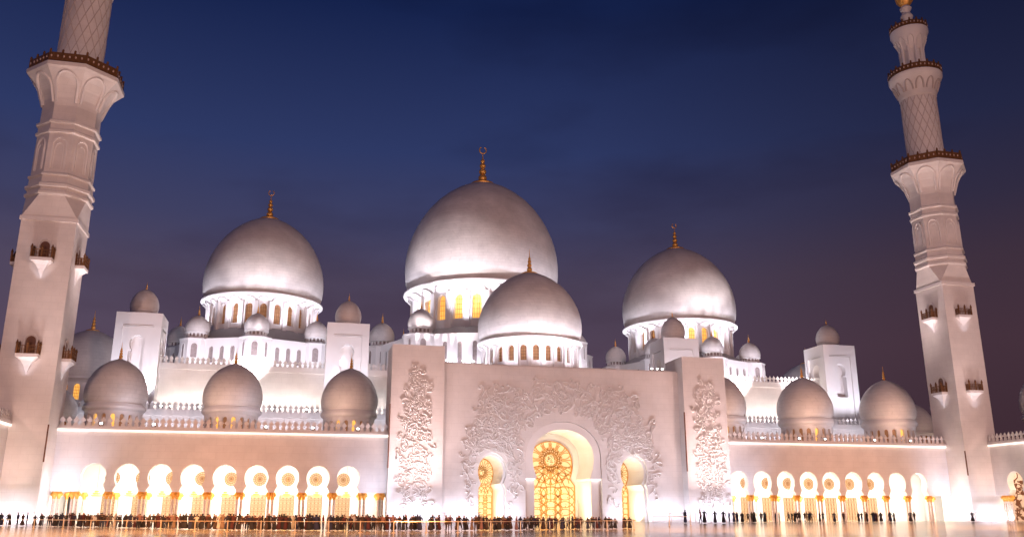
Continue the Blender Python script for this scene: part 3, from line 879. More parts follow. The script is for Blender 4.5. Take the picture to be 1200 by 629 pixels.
    # balconies: two levels, four faces
    for z in (43.4,26.9):
        for q in range(4):
            a=q*pi/2; ca,sa=cos(a),sin(a)
            def fn(u,d,zz,ca=ca,sa=sa): return (cx+ca*(W+d)-sa*u, cy+sa*(W+d)+ca*u, zz)
            def bx(mb,u0,u1,d0,d1,z0,z1,m=0):
                mb.add([fn(u,d,q_) for q_ in (z0,z1) for u,d in ((u0,d0),(u1,d0),(u1,d1),(u0,d1))],[(0,3,2,1),(4,5,6,7),(0,1,5,4),(1,2,6,5),(2,3,7,6),(3,0,4,7)],m)
            sl=MB(); bx(sl,-1.7,1.7,.0,1.5,z-.55,z)
            ap=fn(0,.05,z-3.3)
            for (u0,d0,u1,d1) in ((-1.5,0,-1.5,1.3),(-1.5,1.3,1.5,1.3),(1.5,1.3,1.5,0)):
                # concave bracket narrowing to a point
                lv=[(1,z-.55),(.62,z-1.1),(.34,z-1.8),(.15,z-2.6),(.02,z-3.3)]
                for i in range(4):
                    s0,z0=lv[i]; s1,z1=lv[i+1]
                    sl.add([fn(u0*s0,d0*s0,z0),fn(u1*s0,d1*s0,z0),fn(u1*s1,d1*s1,z1),fn(u0*s1,d0*s1,z1)],[(0,1,2,3)])
            bal=build(sl,'balcony',M['smooth'],t,O)
            rl=MB()
            for (u0,d0,u1,d1) in ((-1.6,.05,-1.6,1.4),(-1.6,1.4,1.6,1.4),(1.6,1.4,1.6,.05)):
                for zz in (z+.12,z+.75,z+1.35): rl.tube([fn(u0,d0,zz),fn(u1,d1,zz)],.06,4)
                for i in range(9):
                    f=i/8; rl.tube([fn(u0+(u1-u0)*f,d0+(d1-d0)*f,z),fn(u0+(u1-u0)*f,d0+(d1-d0)*f,z+1.35)],.05,4)
            for (u_,d_) in ((-1.6,1.4),(1.6,1.4),(-1.6,.1),(1.6,.1),(0,1.4)):
                x_,y_,_=fn(u_,d_,0); rl.lathe([(.17,z),(.17,z+1.6),(.25,z+1.7),(.05,z+2.3)],6,x_,y_)
            build(rl,'railing',M['bronze'],bal,O)
            dr=MB().panel(arch_pts(0,.75,z,z+2.3,z+3.2,5),fn,.04,0)
            dr.tube([fn(u,.06,zz) for u,zz in arch_pts(0,.95,z,z+2.5,z+3.6,6)],.14,4,1)
            build(dr,'door',[M['brown'],M['smooth']],bal,O)
    # corner drain slot
    return t
mL=minaret('white minaret with its twisted shaft running out of the photo, beside the dense queue',-48.6,-39.8,158.5,167.0)
mR=minaret('white minaret shown up to its golden bulb, standing in the far courtyard corner',136.3,144.4,159.3,168.0)
def pipe(parent,x,y,z0,z1):
    o=build(MB().box(x-.10,x+.10,y-.10,y+.10,z0,z1),'drain_pipe',M['brown'],parent,(x,y,z0)); return o
pipe(mL,-39.72,158.42,9.6,15.6); pipe(mR,136.2,159.2,9.2,14.2)
for x,y in ((16.2,162.4),(26.32,164.9),(74.6,162.4),(84.02,164.85)): pipe(portal,x,y,9.5,21.0)

# ------------------------------------------------------------------ glass screens in front of the floodlight troughs
def glass_screen(label,x0,x1,y,h=1.75):
    t=thing('glass_screen',label,'glass screen',((x0+x1)/2,y,0),'low glass screens guarding the floodlights'); O=((x0+x1)/2,y,0)
    build(MB().box(x0,x1,y-.02,y+.02,.1,h-.06),'glass_panel',M['glass'],t,O)
    build(MB().box(x0-.03,x1+.03,y-.05,y+.05,h-.06,h),'top_rail',M['lampbody'],t,O)
    n=max(1,int((x1-x0)/3))
    for i in range(n+1):
        x=x0+(x1-x0)*i/n; build(MB().box(x-.05,x+.05,y-.05,y+.05,0,h-.06),'post',M['inlay'],t,O)
glass_screen('long low glass screen along the portal wall behind the scattered walkers',66.9,74.4,162.2)
glass_screen('low glass screen before the portal pier next to the farther arcade',74.7,84.2,160.0)
glass_screen('low glass screen before the portal pier next to the nearer arcade',15.8,26.4,160.0)
glass_screen('low glass screen against the portal wall beside the smaller golden doorway',26.6,33.2,162.2)
glass_screen('low glass screen at the foot of the larger looking minaret',-49.0,-39.4,156.0)
glass_screen('low glass screen at the foot of the fully visible minaret',134.9,142.3,157.2)

# floodlight fixtures
fl=MB(); fl.box(-.28,.28,-.16,.16,0,.4); fl.tube([(-.33,0,-.25),(-.33,0,.2)],.04); fl.tube([(.33,0,-.25),(.33,0,.2)],.04); fl.box(-.35,.35,-.1,.1,-.3,-.25)
FLB=fl.mesh('floodlight_body',M['lampbody']); fl=MB(); fl.box(-.22,.22,-.19,-.165,.06,.34); FLL=fl.mesh('floodlight_lens',M['lamp'])
def fixture(x,y,z,label,rz=0,s=1.0):
    t=link('floodlight',FLB,None,(x,y,z),s,rz); tag(t,label,'floodlight','floodlights on the roofs')
    l=bpy.data.objects.new('lens',FLL); col.objects.link(l); l.parent=t
    return t
def near(x):
    return 'nearer' if x<50 else 'farther'
for i,x in enumerate((-33,-5.6,2.6,10.7,-24.5)):
    fixture(x,164.7,16.35,['floodlight glowing in the cresting under the arcade dome beside the minaret','floodlight glowing in the cresting just past the middle arcade dome','floodlight glowing in the cresting between the middle dome and the portal side dome','floodlight glowing in the cresting under the arcade dome nearest the portal','faint floodlight in the cresting before the first white tower'][i],0,.95)
for i,x in enumerate((92.5,101.0,107,118.8,127.5,139.0)):
    fixture(x,164.7,16.35,['farther arcade floodlight closest to the portal pier','farther arcade floodlight just short of the middle dome','farther arcade floodlight under the middle dome','farther arcade floodlight between two domes','farther arcade floodlight under the dome before the minaret','farther arcade floodlight closest to the minaret'][i],0,.85)
for i,x in enumerate((-27.5,-25.5,-20,-17.8,-5.5,-3.5,1.5,3.4,15.6)):
    fixture(x,191.1,22.5,'white floodlight '+['first','second','third','fourth','fifth','sixth','seventh','eighth','last'][i]+' along the terrace cresting behind the nearer arcade',0,1.0)
for i,x in enumerate((27.2,28.6,30.4,32.4,69.6,70.8,71.9)):
    fixture(x,166.2,29.9,['outermost floodlight on the portal top beside the left pier','second floodlight on the portal top beside the left pier','third floodlight on the portal top beside the left pier','innermost floodlight on the portal top beside the left pier','innermost floodlight on the portal top near the right pier','middle floodlight on the portal top near the right pier','outermost floodlight on the portal top near the right pier'][i],0,.9)

# ------------------------------------------------------------------ barrier
PB=[(-33.4,118.7),(-19.8,100.9),(-15.5,95.1),(-9.2,89),(-3.0,83.8),(2.6,80.2),(8.3,77.5),(12.6,77.0),(16.8,77.0),(22.2,77.7),(25.8,79.6),(29.1,82.1),(34.3,87.8)]
def along(P,s):
    for i in range(len(P)-1):
        L=math.dist(P[i],P[i+1])
        if s<=L or i==len(P)-2:
            f=s/L; return (P[i][0]+(P[i+1][0]-P[i][0])*f,P[i][1]+(P[i+1][1]-P[i][1])*f)
        s-=L
def plen(P): return sum(math.dist(P[i],P[i+1]) for i in range(len(P)-1))
bar=thing('queue_barrier','thin brass queue barrier with posts running in front of the crowd','barrier',(0,83,0))
LB=plen(PB); 
def pxof(X,Y):
    yw=radians(13.6); x=X*cos(yw)-Y*sin(yw); y=X*sin(yw)+Y*cos(yw); return 600+1063*x/y
def at_px(px):
    lo,hi=0,LB
    for _ in range(40):
        m_=(lo+hi)/2
        if pxof(*along(PB,m_))<px: lo=m_
        else: hi=m_
    return along(PB,lo)
for q in (6,42,76,108,150,190,230,268,307,347,386,423,462,500,537,575,610,644,680,711,742):
    x,y=at_px(q)
    p=MB().lathe([(.16,0),(.15,.04),(.05,.07),(.05,.93),(.065,.96),(.02,1.0)],8,x,y); build(p,'post',M['brass'],bar,(x,y,0))
pts=[(*along(PB,LB*i/60),.92) for i in range(61)]
build(MB().tube(pts,.035,6),'top_rail',M['brass'],bar,(0,83,0))
# a few stanchions in front of the portal wall at the far end
w=MB()
st=thing('stanchion_rope','short rope barrier beside the end of the queue','barrier',(56,110,0))
for x,y in ((48.5,112),(52.0,113),):
    build(MB().lathe([(.2,0),(.06,.08),(.06,1.9),(.1,1.95)],8,x,y),'post',M['brass'],st,(x,y,0))
build(MB().tube([(46,111.6,1.2),(48.5,112,1.2),(52,113,1.2)],.04,5),'rope',M['brass'],st,(50,112,0))
# ------------------------------------------------------------------ people
def cloth(name,c,r=.85): return mat(name,c,r,noise=.25,nscale=2.5)
CL={'black':cloth('black_cloth',(.018,.014,.018)),'maroon':cloth('maroon_cloth',(.07,.014,.018)),'navy':cloth('navy_cloth',(.02,.022,.06)),
    'white':cloth('white_cloth',(.50,.46,.44)),'brown':cloth('brown_cloth',(.055,.028,.02)),'tan':cloth('tan_cloth',(.20,.13,.09)),'pink':cloth('pink_cloth',(.24,.12,.11)),
    'grey':cloth('grey_cloth',(.10,.09,.09)),'olive':cloth('olive_cloth',(.08,.07,.03)),'red':cloth('red_cloth',(.18,.03,.025)),'jeans':cloth('blue_denim',(.04,.055,.10))}
SK=mat('skin',(.30,.16,.10),.55); HA=mat('dark_hair',(.012,.008,.006),.6); SH=mat('dark_shoes',(.02,.015,.012),.5)
def body(name,pose,robed):
    """one continuous skinned figure about 1.7 m tall; returns evaluated mesh"""
    V=[];R=[];E_=[]
    def nd(p,r,par=None):
        V.append(p);R.append(r if isinstance(r,tuple) else (r,r)); i=len(V)-1
        if par is not None: E_.append((par,i))
        return i
    s=pose.get('stride',0); tw=pose.get('lean',0)
    pel=nd((0,0,.95),(.155,.12))
    wa=nd((0,.0-tw*.3,1.10),(.14,.10),pel); ch=nd((0,-tw*.6,1.30),(.17,.115),wa); sh=nd((0,-tw*.8,1.42),(.13,.09),ch)
    ne=nd((0,-tw*.9,1.49),.052,sh); h1=nd((0,-tw-.012,1.56),(.075,.085),ne); h2=nd((0,-tw-.01,1.64),(.082,.098),h1); h3=nd((0,-tw,1.70),(.055,.065),h2)
    nd((0,-tw-.105,1.60),.018,h1)   # nose
    for q,sg in (('l',-1),('r',1)):
        sd=nd((sg*.185,-tw*.8,1.41),.062,sh)
        el,ha=pose.get(q,((sg*.26,.02,1.13),(sg*.27,-.06,.88)))
        e=nd(el,.047,sd); w_=nd(ha,.034,e)
        d=(Vector(ha)-Vector(el)).normalized(); 
        hd=nd((Vector(ha)+d*.075)[:],(.036,.02),w_)
        nd((Vector(ha)+d*.15)[:],(.022,.012),hd)
        nd((Vector(ha)+d*.06+Vector((-sg*.045,-.02,0)))[:],.012,w_)
    if robed:
        hem=pose.get('hem',.27)
        k=nd((0,0,.62),(.19+.2*(hem-.2),.16),pel); k2=nd((0,.02*s,.32),(hem*.9,.20),k); k3=nd((0,.03*s,.06),(hem,.22),k2)
    else:
        for sg in (-1,1):
            yo=sg*s*.26
            hp=nd((sg*.095,yo*.1,.86),.092,pel); kn=nd((sg*.105,yo*.55-.02*abs(s),.49),.062,hp); an=nd((sg*.11,yo,.10+.03*(sg*s>0)*abs(s)),.043,kn)
            nd((sg*.12,yo-.14,.045),(.045,.035),an)
    me=bpy.data.meshes.new(name); me.from_pydata(V,E_,[]); 
    ob=bpy.data.objects.new(name,me); col.objects.link(ob)
    md=ob.modifiers.new('s','SKIN'); md.use_smooth_shade=True
    for i,sv in enumerate(me.skin_vertices[0].data): sv.radius=R[i]; sv.use_root=(i==0)
    sb=ob.modifiers.new('b','SUBSURF'); sb.levels=1; sb.render_levels=1
    dg=bpy.context.evaluated_depsgraph_get(); out=bpy.data.meshes.new_from_object(ob.evaluated_get(dg)); out.name=name
    bpy.data.objects.remove(ob); bpy.data.meshes.remove(me)
    return out
POS=[({},0),({'l':((-.27,-.05,1.16),(-.12,-.27,1.22)),'r':((.27,-.05,1.16),(.10,-.27,1.24))},0),({'stride':1.0,'l':((-.24,-.12,1.15),(-.22,-.28,.98)),'r':((.25,.14,1.14),(.26,.16,.88))},0),
     ({'hem':.27},1),({'hem':.33,'l':((-.27,-.08,1.15),(-.08,-.22,1.08)),'r':((.27,-.08,1.15),(.08,-.22,1.05))},1),({'hem':.24,'stride':1,'lean':.04,'r':((.33,-.1,1.30),(.22,-.2,1.58))},1),({'stride':.5,'lean':.03,'r':((.3,-.12,1.25),(.14,-.22,1.5))},0)]
BASE=[body('body',p,r) for p,r in POS]
def dress(bi,top,bot,head,i):
    src=BASE[bi]; robed=POS[bi][1]; me=src.copy(); me.name='person'
    me.materials.clear()
    for m_ in (SK,CL[top],CL[bot],CL[head] if head in CL else HA,SH): me.materials.append(m_)
    idx=[]
    for p in me.polygons:
        c=p.center; a=abs(c.x)
        hand = False
        for q,sg in (('l',-1),('r',1)):
            el,ha=POS[bi][0].get(q,((sg*.26,.02,1.13),(sg*.27,-.06,.88)))
            d=(Vector(ha)-Vector(el)).normalized(); v=Vector(c)-Vector(ha)
            if v.length<.22 and v.dot(d)>0 and v.length>0: hand=hand or (v-d*v.dot(d)).length<.07
        if hand: k=0
        elif c.z>1.46:
            front=c.y<-.045 and c.z<1.665
            if head in CL: k=0 if (front and c.z>1.53) else 3
            else: k=3 if (c.z>1.665 or (c.y>.0 and c.z>1.55)) else 0
        elif c.z>(.93 if not robed else .0): k=1
        elif robed: k=1
        elif c.z>.09: k=2
        else: k=4
        idx.append(k)
    me.polygons.foreach_set('material_index',idx); me.update()
    return me
KN=[ # pose, top, bottom, head, description
 (3,'black','black','black','black robe, black scarf'),(4,'black','black','black','black robe, folded hands'),
 (3,'white','white','white','white robe, white headdress'),(5,'maroon','maroon','black','maroon robe, hand raised'),
 (0,'navy','black','hair','navy shirt, dark trousers'),(1,'black','jeans','hair','black shirt, blue jeans'),
 (2,'grey','black','hair','grey shirt, mid step'),(0,'brown','brown','hair','brown shirt and trousers'),
 (4,'brown','brown','pink','brown robe, pink scarf'),(6,'pink','black','hair','pink top, arm raised'),
 (3,'navy','navy','navy','navy robe and headscarf'),(0,'maroon','black','hair','maroon shirt, dark trousers'),
 (1,'olive','brown','hair','olive shirt, hands forward'),(3,'tan','tan','tan','tan robe and headscarf'),
 (2,'black','black','hair','all black, walking'),(0,'red','jeans','hair','red shirt, blue jeans'),
 (4,'pink','pink','white','pink robe, white scarf'),(6,'white','grey','hair','white shirt, arm raised')]
KM=[dress(b,t,o_,h,i) for i,(b,t,o_,h,d) in enumerate(KN)]
wts=[11,9,3.0,4,7,5,4,6,4,3,7,6,4,2.5,7,2,1.5,2]
# places along the crowd, named by what stands behind them
import bisect
CAM=(0,0)
def back_x(x,y): return x*160/y      # where the line of sight from the court meets the facade
MARK=[(-47,'by near minaret outer face'),(-39.5,'by near minaret corner'),(-35.9,'beside near minaret bay')]
ordn=['first','second','third','fourth','fifth','sixth','seventh','eighth','ninth']
for k,a in enumerate(LA): MARK.append((a-1.3,'left of %s near arch'%ordn[k])); MARK.append((a+1.35,'by %s near arch'%ordn[k]))
MARK+=[(15.9,'right of ninth near arch'),(19.6,'by near pier outer half'),(22.5,'by near pier carving'),(26.2,'by near pier inner edge'),(30,'by wall past near pier'),(33.6,'by near small doorway edge'),(36.2,'by near small golden screen'),(38.6,'by near small doorway reveal'),
 (41,'between small and main doorways'),(44.6,'by left jamb main doorway'),(47,'by golden screen left third'),(49.5,'by golden screen middle'),(52.5,'by golden screen right third'),(56.5,'by main doorway bright reveal'),(59.5,'by right jamb main doorway'),(62,'past main doorway carved wall'),(64.5,'by far small golden screen'),(67.5,'by far small doorway opening'),
 (73.5,'between doorway and far pier'),(77.5,'by far pier left half'),(81.5,'by far pier carving'),(84.3,'by far pier right edge')]
for k,a in enumerate(RA): MARK.append((a-1.3,'left of %s far arch'%ordn[k])); MARK.append((a+1.35,'by %s far arch'%ordn[k]))
MARK+=[(136,'by far minaret blank bay'),(999,'alone at far minaret foot')]
def mark(X):
    for q,n_ in MARK:
        if X<=q: return n_
PEO=[]
PC_=[(-40.3,137.3),(-35.4,132.7),(-26.4,120.5),(-17.9,109.9),(-9.9,98.5),(-3.3,92.2),(4.6,88.0),(12.5,86.1),(20.9,86.3),(31.3,91.1),(35.7,92.8),(46.4,96.2)]
HS=[(-60,1.62),(-20,1.58),(0,1.50),(12,1.42),(20,1.34),(30,1.25),(36,1.22),(50,1.25)]
def hscale(x):
    for i in range(len(HS)-1):
        if x<=HS[i+1][0]:
            f=(x-HS[i][0])/(HS[i+1][0]-HS[i][0]); return HS[i][1]+(HS[i+1][1]-HS[i][1])*f
    return HS[-1][1]
def proj_px(X,Y):
    yw=radians(13.6); x=X*cos(yw)-Y*sin(yw); y=X*sin(yw)+Y*cos(yw); return 600+1063*x/y
GAPS=[(17.5,22.5),(32,34.5),(54,56),(495,500),(518.5,520.5),(529,533.5),(604,606),(672,673.5),(683,685),(694,696),(716,718),(724,726),(739,900)]
rnd=random.Random(21)
LC=plen(PC_)
def put(x,y,row):
    k=rnd.choices(range(len(KN)),wts)[0]
    PEO.append([x,y,k,hscale(x)/1.7*rnd.uniform(.88,1.06)*(1.0 if row==0 else 1.03),rnd.choice((pi,pi,pi*.5,-pi*.5,pi*.8,pi*1.2,0))+rnd.uniform(-.4,.4),row])
s=0.
while s<LC:
    x,y=along(PC_,s); px=proj_px(x,y); dpx=rnd.uniform(3.1,4.6)
    x2,y2=along(PC_,min(LC,s+.5)); k=max(.5,abs(proj_px(x2,y2)-px)/.5)
    if not any(a<px<b for a,b in GAPS) and px>-14 and not(23<px<52 and rnd.random()<.35) and not (px>745 and rnd.random()<.8): put(x+rnd.uniform(-.1,.1),y+rnd.uniform(-.9,.5),0)
    s+=dpx/k
s=1.
while s<LC:
    x,y=along(PC_,s); f=(y+2.6)/y; x*=f;y*=f; px=proj_px(x,y); x2,y2=along(PC_,min(LC,s+.5)); k=max(.5,abs(proj_px(x2*f,y2*f)-px)/.5)
    if px>60 and not any(a-1.5<px<b+1.5 for a,b in GAPS) and rnd.random()<.9: put(x,y+rnd.uniform(-.5,1.5),1)
    s+=rnd.uniform(6.6,9.0)/k
nfront=len(PEO)
RX=[73.0,76.2,77.0,79.2,81.0,82.2,83.2,83.9,84.9,86.2,87.0,87.6,89.0,89.9,92.1,92.9,95.0,95.7,96.3,97.2,98.5,99.0,99.6,101.8,102.6,105.1,107.2,110.6,111.3,112.1,113.8,114.5,115.6,117.9,118.8,122.6,123.5,137.4]
for i,x in enumerate(RX):
    y=(140 if x<82 else 151)+rnd.uniform(-2,2); 
    if x>136: y=152.
    X=x*y/161
    k=rnd.choices(range(len(KN)),[12,10,0,3,6,5,3,4,3,2,7,4,2,1,8,0,0,0])[0]
    PEO.append([X,y,k,rnd.uniform(1.62,1.8)/1.7*(1.0 if x>82 else 1.12),rnd.uniform(0,6.28),2])
    if 82<x<125 and rnd.random()<.5:
        PEO.append([X+rnd.uniform(.4,.7),y+rnd.uniform(.3,1.2),rnd.choice((0,1,4,6,14,10)),rnd.uniform(1.55,1.75)/1.7,rnd.uniform(0,6.28),2])
# labels: clothing + place, then an ordinal among equals
key={}
for p in sorted(PEO,key=lambda p:p[0]/p[1]):
    d=KN[p[2]][4]; m_=mark(back_x(p[0],p[1])); r_='back row ' if p[5]==1 else ''
    key.setdefault((d,r_,m_),[]).append(p)
for (d,r_,m_),ps in key.items():
    for i,p in enumerate(ps):
        w_=('person in '+d+' '+r_+m_).split()
        o_=[] if len(ps)==1 else [ordn[i]+' from left']
        o_=' '.join(o_).split()
        for z_ in ('and','the','long','nearer','at','short'):
            if len(w_)+len(o_)>16 and z_ in w_[3:] : w_.remove(z_)
        if len(w_)+len(o_)>16: w_=w_[:16-len(o_)]
        p.append(' '.join(w_+o_))
from collections import Counter
print('DUP',[(k_,v_) for k_,v_ in Counter(p[6] for p in PEO).items() if v_>1][:20], len(PEO))
for p in PEO:
    o=link('person',KM[p[2]],None,(p[0],p[1],0),(p[3]*1.3,p[3]*1.2,p[3]*(1.0 if p[5]<2 else 1.08)),p[4])
    tag(o,p[6],'person','queue of visitors behind the barrier' if p[5]<2 else 'visitors scattered before the far arcade')
# pushchair among the walkers

print('PEOPLE',len(PEO))
# ------------------------------------------------------------------ lighting
K=1.0
# facade uplights (cool) behind the glass screens
area_x('pier_uplight',16.6,26.0,160.4,.35,.3,760*K,(.80,.82,1.),162.6,7)
area_x('pier_uplight',75.0,83.6,160.4,.35,.3,760*K,(.80,.82,1.),162.6,7)
area_x('portal_uplight',26.6,41.5,162.6,.35,.3,900*K,(.80,.82,1.),165.2,8)
area_x('portal_uplight',59.0,74.2,162.6,.35,.3,900*K,(.80,.82,1.),165.2,8)
for (x0,x1) in ((26.6,42.2),(58.2,74.2)):
    o=area_x('portal_beam',x0,x1,158.6,.4,.35,300*K,(.94,.88,1.),165.2,22); o.data.spread=radians(64)
for x in (41.9,58.5): spot('portal_spot',(x,158.5,.5),(50+(x-50)*.25,165,22),2400*K,(1.,.78,.80),48,.9,.15)
for (x0,x1) in ((16.6,26.0),(75.0,83.6)):
    o=area_x('pier_beam',x0,x1,156.6,.4,.35,1300*K,(1.,.74,.72),162.7,22); o.data.spread=radians(64)
for x in (34,66): spot('relief_fill',(x,146,.4),(50+(x-50)*.5,165,13),6000*K,(.86,.86,1.),62,1.0,.3)  # added low lamps that bring out highlights on the carving
# recess lights of the three doorways
area_x('doorway_uplight',PC-5,PC+5,167.5,.3,1.0,2000*K,CREAM,169.5,8)
spot('doorway_spot',(PC-3,168,1),(PC+4,171,14),4200*K,CREAM,110,.8)
for c in SIDE: area_x('doorway_uplight',c-1.6,c+1.6,168,.3,1.0,1300*K,CREAM,170,7)
# arcade interiors
for (x0,x1,p) in ((-39,16,15000),(84.5,142,15000)):
    area_x('gallery_lamp',x0,x1,171.5,11.9,3.0,p*K,(1.,.93,.82),171.5,0)
    area_x('gallery_lamp',x0,x1,168.3,.25,.5,p*.25*K,(1.,.91,.78),168.3,9)
area_y('gallery_lamp',100,157,149,11.9,3.0,7000*K,(1.,.8,.56),149,0)
area_y('gallery_lamp',100,157,-52,11.9,3.0,9000*K,(1.,.8,.56),-52,0)
# warm wash on the arcade walls, from floodlights low in the court
for x in (-22,-12,-2): spot('court_floodlight',(x,142,.4),(x,165,11),5000*K,ORANGE,72,1.0,.4)
for x in (101,112,123): spot('court_floodlight',(x,142,.4),(x,165,11),5000*K,ORANGE,72,1.0,.4)
# lavender floods at the inner corners of the arcades
for x,tx in ((-36.5,-38),(14.5,13),(86.5,87),(134,135)): spot('corner_floodlight',(x,158,.4),(tx,165,12),4600*K,(.68,.75,1.),76,1.0,.4)
spot('wing_corner_lamp',(151,158,11.5),(151,164,2),9000*K,(1.,.8,.6),150,.5)
# terraces and hall walls
for (x0,x1) in ((-43,26),(75,141)):
    area_x('terrace_uplight',x0,x1,187.5,16.3,.6,2200*K,COOL,191.5,20)
    area_x('hall_uplight',x0+6,x1-6,199.5,22.3,.6,5000*K,(1.,.87,.82),203.6,30)
# octagonal bases
for (x0,x1) in ((-34,12),(20,76),(88,134)):
    area_x('roof_uplight',x0,x1,206.2,33.9,.6,5200*K,COOL,214,40)
# towers
for x in (-34.5,9.7,90.6,134.6):
    spot('tower_floodlight',(x-5,186,22.5),(x,198,36),8000*K,COOL,80,.9)
    spot('tower_floodlight',(x+6,188,22.5),(x,198,36),6000*K,COOL,80,.9)
# rings of floodlights round the domes
def ring_lights(cx,cy,r,z,tz,power,n,color=COOL,ang=75,ph=0.5,trr=.0):
    for k in range(n):
        a=2*pi*(k+ph)/n
        if sin(a)>.62: continue
        spot('dome_floodlight',(cx+r*cos(a),cy+r*sin(a),z),(cx+trr*cos(a),cy+trr*sin(a),tz),power*K,color,ang,.9,.4)
ring_lights(48.1,235.6,26.6,46.0,68,17000,8,ang=80,trr=17)
ring_lights(-11.2,235.6,19.4,43.6,61,8500,8,ang=80,trr=12)
ring_lights(108.1,235.6,19.8,43.4,61,9000,8,ang=80,trr=13)
ring_lights(49.9,189,16.5,29.8,43,5500,10,ang=85,trr=9)
# floodlights on the terraces and roofs aimed at the great domes
for (cx,cy,cz,R_,p) in ((48.1,235.6,76,21.7,1.0),(-11.2,235.6,66,15.5,.62),(108.1,235.6,66,17,.68)):
    for dx in (-26,0,26):
        spot('roof_floodlight',(cx+dx*(.8 if R_<20 else 1),196,38 if dx==0 and R_>20 else 25.5),(cx+dx*.25,cy-10,cz),p*115000,(1.,.87,.89),50 if R_<20 else 58,1.0,.5)
for dx in (-13,0,13): spot('roof_floodlight',(49.9+dx,167,30.2),(49.9+dx*.3,183,46),4500,(1.,.88,.93),80,1.0,.3)
for x in (-34.1,-12.8,9.8,90.8,112.5,134.2):
    spot('gallery_dome_light',(x+7.5,168.0,16.9),(x+3.5,177,23.5),1700,COOL,70,1.0,.2)
    spot('gallery_dome_light',(x-6.5,166.5,16.9),(x-2,176,26),3200,(1.,.62,.46),80,1.0,.2)
for x,pw in ((-24,3.4e5),(4,2.2e5),(44,2.6e5),(84,3.4e5)): spot('warm_floor_fill',(x*.8,52,46),(x,92,0),pw,(1.,.44,.14),46,.8,.6)  # added overhead lamps, without any mast, to warm the floor
# minarets
def minlights(x0,x1,y0,y1,pw):
    cx=(x0+x1)/2; cy=(y0+y1)/2
    area_x('minaret_uplight',x0,x1,y0-3.2,.35,.4,pw*.16,COOL,y0-.3,5)
    xs=x0-2.2 if x0>50 else x1+2.2
    area_y('minaret_uplight',y0,y0+6,xs,.35,.4,pw*.10,COOL,(x0-.2 if x0>50 else x1+.2),6)
    spot('minaret_spot',(cx,y0-9,.5),(cx,y0,11),pw*1.2,(1.,.60,.46),54,1.0,1.2)
    spot('minaret_spot',(xs+(-6 if x0>50 else 6),cy-2,.5),(cx,cy,16),pw*.9,(1.,.62,.46),62,1.0,.4)
    for z in (24.5,41.0):
        for dx,dy in ((0,-1),(-1 if x0>50 else 1,0)):
            spot('bracket_light',(cx+dx*6.5,cy+dy*6.5,z-3.5),(cx+dx*4.6,cy+dy*4.6,z+1.5),350,COOL,50,.8,.15)
    sg=-1 if x0>50 else 1
    for (x,y,p) in ((cx+sg*16,y0+8,1.0),(cx+sg*2,y0-13,.8),(cx+sg*10,y0-9,.6)):
        spot('shaft_floodlight',(x,y,17.5 if y>y0 else 1.),(cx,cy,66),p*34000,(1.,.74,.70),34,1.0,2.2)
minlights(-48.6,-39.8,158.5,167.0,4200)
minlights(136.3,144.4,159.3,168.0,4200)
for (x,tx) in ((-42,-44.2),(120,140.3)):
    spot('minaret_fill',(x,112,.6),(tx,162,20),11000,(1.,.60,.47),42,1.0,3.0)  # added ground-level lamps, no mast, to warm the minarets
# unseen lamps added behind the camera for an overall warm wash
for (x,y,z,p) in ((-60,-70,32,3.2e5),(60,-80,34,3.2e5),(160,-40,32,3.1e5)):
    spot('warm_wash_fill',(x,y,z),(50,180,40),p*K,(1.,.585,.48),75,.8,1.0)
# ------------------------------------------------------------------ sky
wd=bpy.data.worlds.new('World'); sc.world=wd; wd.use_nodes=True
nt=wd.node_tree; N=nt.nodes; L=nt.links; bg=N['Background']
tc=N.new('ShaderNodeTexCoord'); sep=N.new('ShaderNodeSeparateXYZ'); L.new(tc.outputs['Generated'],sep.inputs[0])
rmp=N.new('ShaderNodeValToRGB'); cr=rmp.color_ramp
L.new(sep.outputs['Z'],rmp.inputs['Fac'])
stops=[(0.0,(.085,.052,.075)),(.17,(.112,.076,.124)),(.25,(.092,.072,.130)),(.31,(.058,.060,.142)),(.39,(.032,.048,.150)),(.53,(.009,.019,.084)),(.66,(.005,.011,.050)),(1.0,(.004,.008,.04))]
while len(cr.elements)<len(stops): cr.elements.new(.5)
for e,(p,c) in zip(cr.elements,stops): e.position=p; e.color=(*c,1)
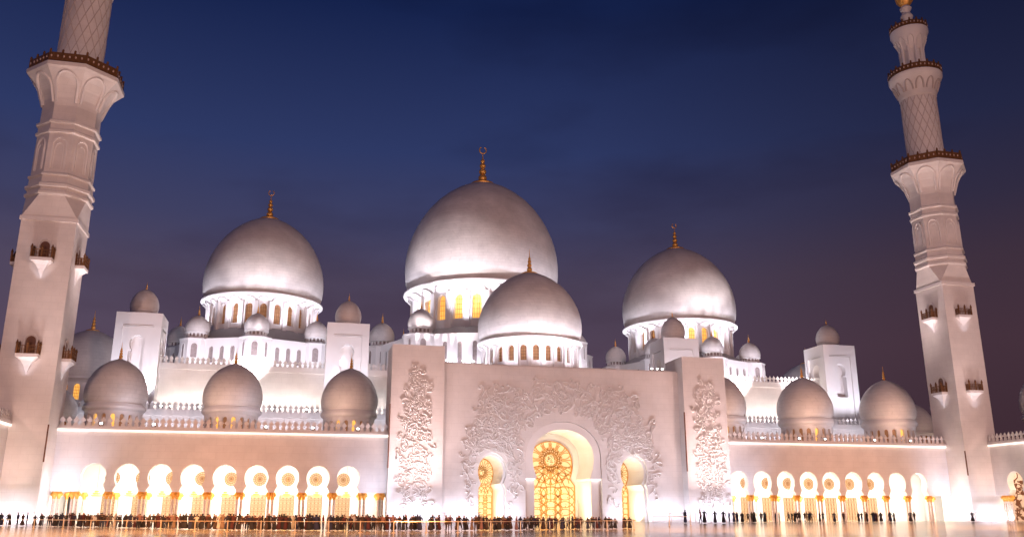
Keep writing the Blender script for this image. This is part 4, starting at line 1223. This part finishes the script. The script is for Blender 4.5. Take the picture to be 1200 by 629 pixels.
# darker, browner towards +X
dx=N.new('ShaderNodeMapRange'); dx.inputs['From Min'].default_value=.18; dx.inputs['From Max'].default_value=.72; dx.interpolation_type='SMOOTHSTEP'
L.new(sep.outputs['X'],dx.inputs['Value'])
mx=N.new('ShaderNodeMix'); mx.data_type='RGBA'; mx.blend_type='MULTIPLY'
mx.inputs['B'].default_value=(.60,.46,.42,1)
L.new(dx.outputs['Result'],mx.inputs['Factor']); L.new(rmp.outputs['Color'],mx.inputs['A'])
# clouds
mp=N.new('ShaderNodeMapping'); mp.inputs['Scale'].default_value=(1.6,1.6,5.0); L.new(tc.outputs['Generated'],mp.inputs['Vector'])
n1=N.new('ShaderNodeTexNoise'); n1.inputs['Scale'].default_value=1.5; n1.inputs['Detail'].default_value=6; n1.inputs['Roughness'].default_value=.5; L.new(mp.outputs[0],n1.inputs['Vector'])
c1=N.new('ShaderNodeMapRange'); c1.inputs['From Min'].default_value=.50; c1.inputs['From Max'].default_value=.72; c1.inputs['To Max'].default_value=.75; L.new(n1.outputs['Fac'],c1.inputs['Value'])
mx2=N.new('ShaderNodeMix'); mx2.data_type='RGBA'; mx2.blend_type='MULTIPLY'; mx2.inputs['B'].default_value=(.60,.50,.52,1)
L.new(c1.outputs['Result'],mx2.inputs['Factor']); L.new(mx.outputs['Result'],mx2.inputs['A'])
L.new(mx2.outputs['Result'],bg.inputs['Color']); bg.inputs['Strength'].default_value=.78
# ------------------------------------------------------------------ camera
cam=bpy.data.cameras.new('camera'); co=bpy.data.objects.new('camera',cam); col.objects.link(co)
cam.sensor_width=36; cam.lens=1024/1200*36; cam.clip_end=6000; cam.clip_start=.1
co.location=(0,0,1.6); co.rotation_euler=(radians(90)+math.atan(286.5/1024),0,-radians(13.6))
sc.camera=co
sc.view_settings.view_transform='Standard'; sc.view_settings.look='None'; sc.view_settings.gamma=1; sc.view_settings.exposure=.14
sc.cycles.use_denoising=True
sc.cycles.max_bounces=5; sc.cycles.diffuse_bounces=3; sc.cycles.glossy_bounces=3; sc.cycles.transparent_max_bounces=8
sc.cycles.sample_clamp_indirect=6; sc.cycles.caustics_reflective=False; sc.cycles.caustics_refractive=False
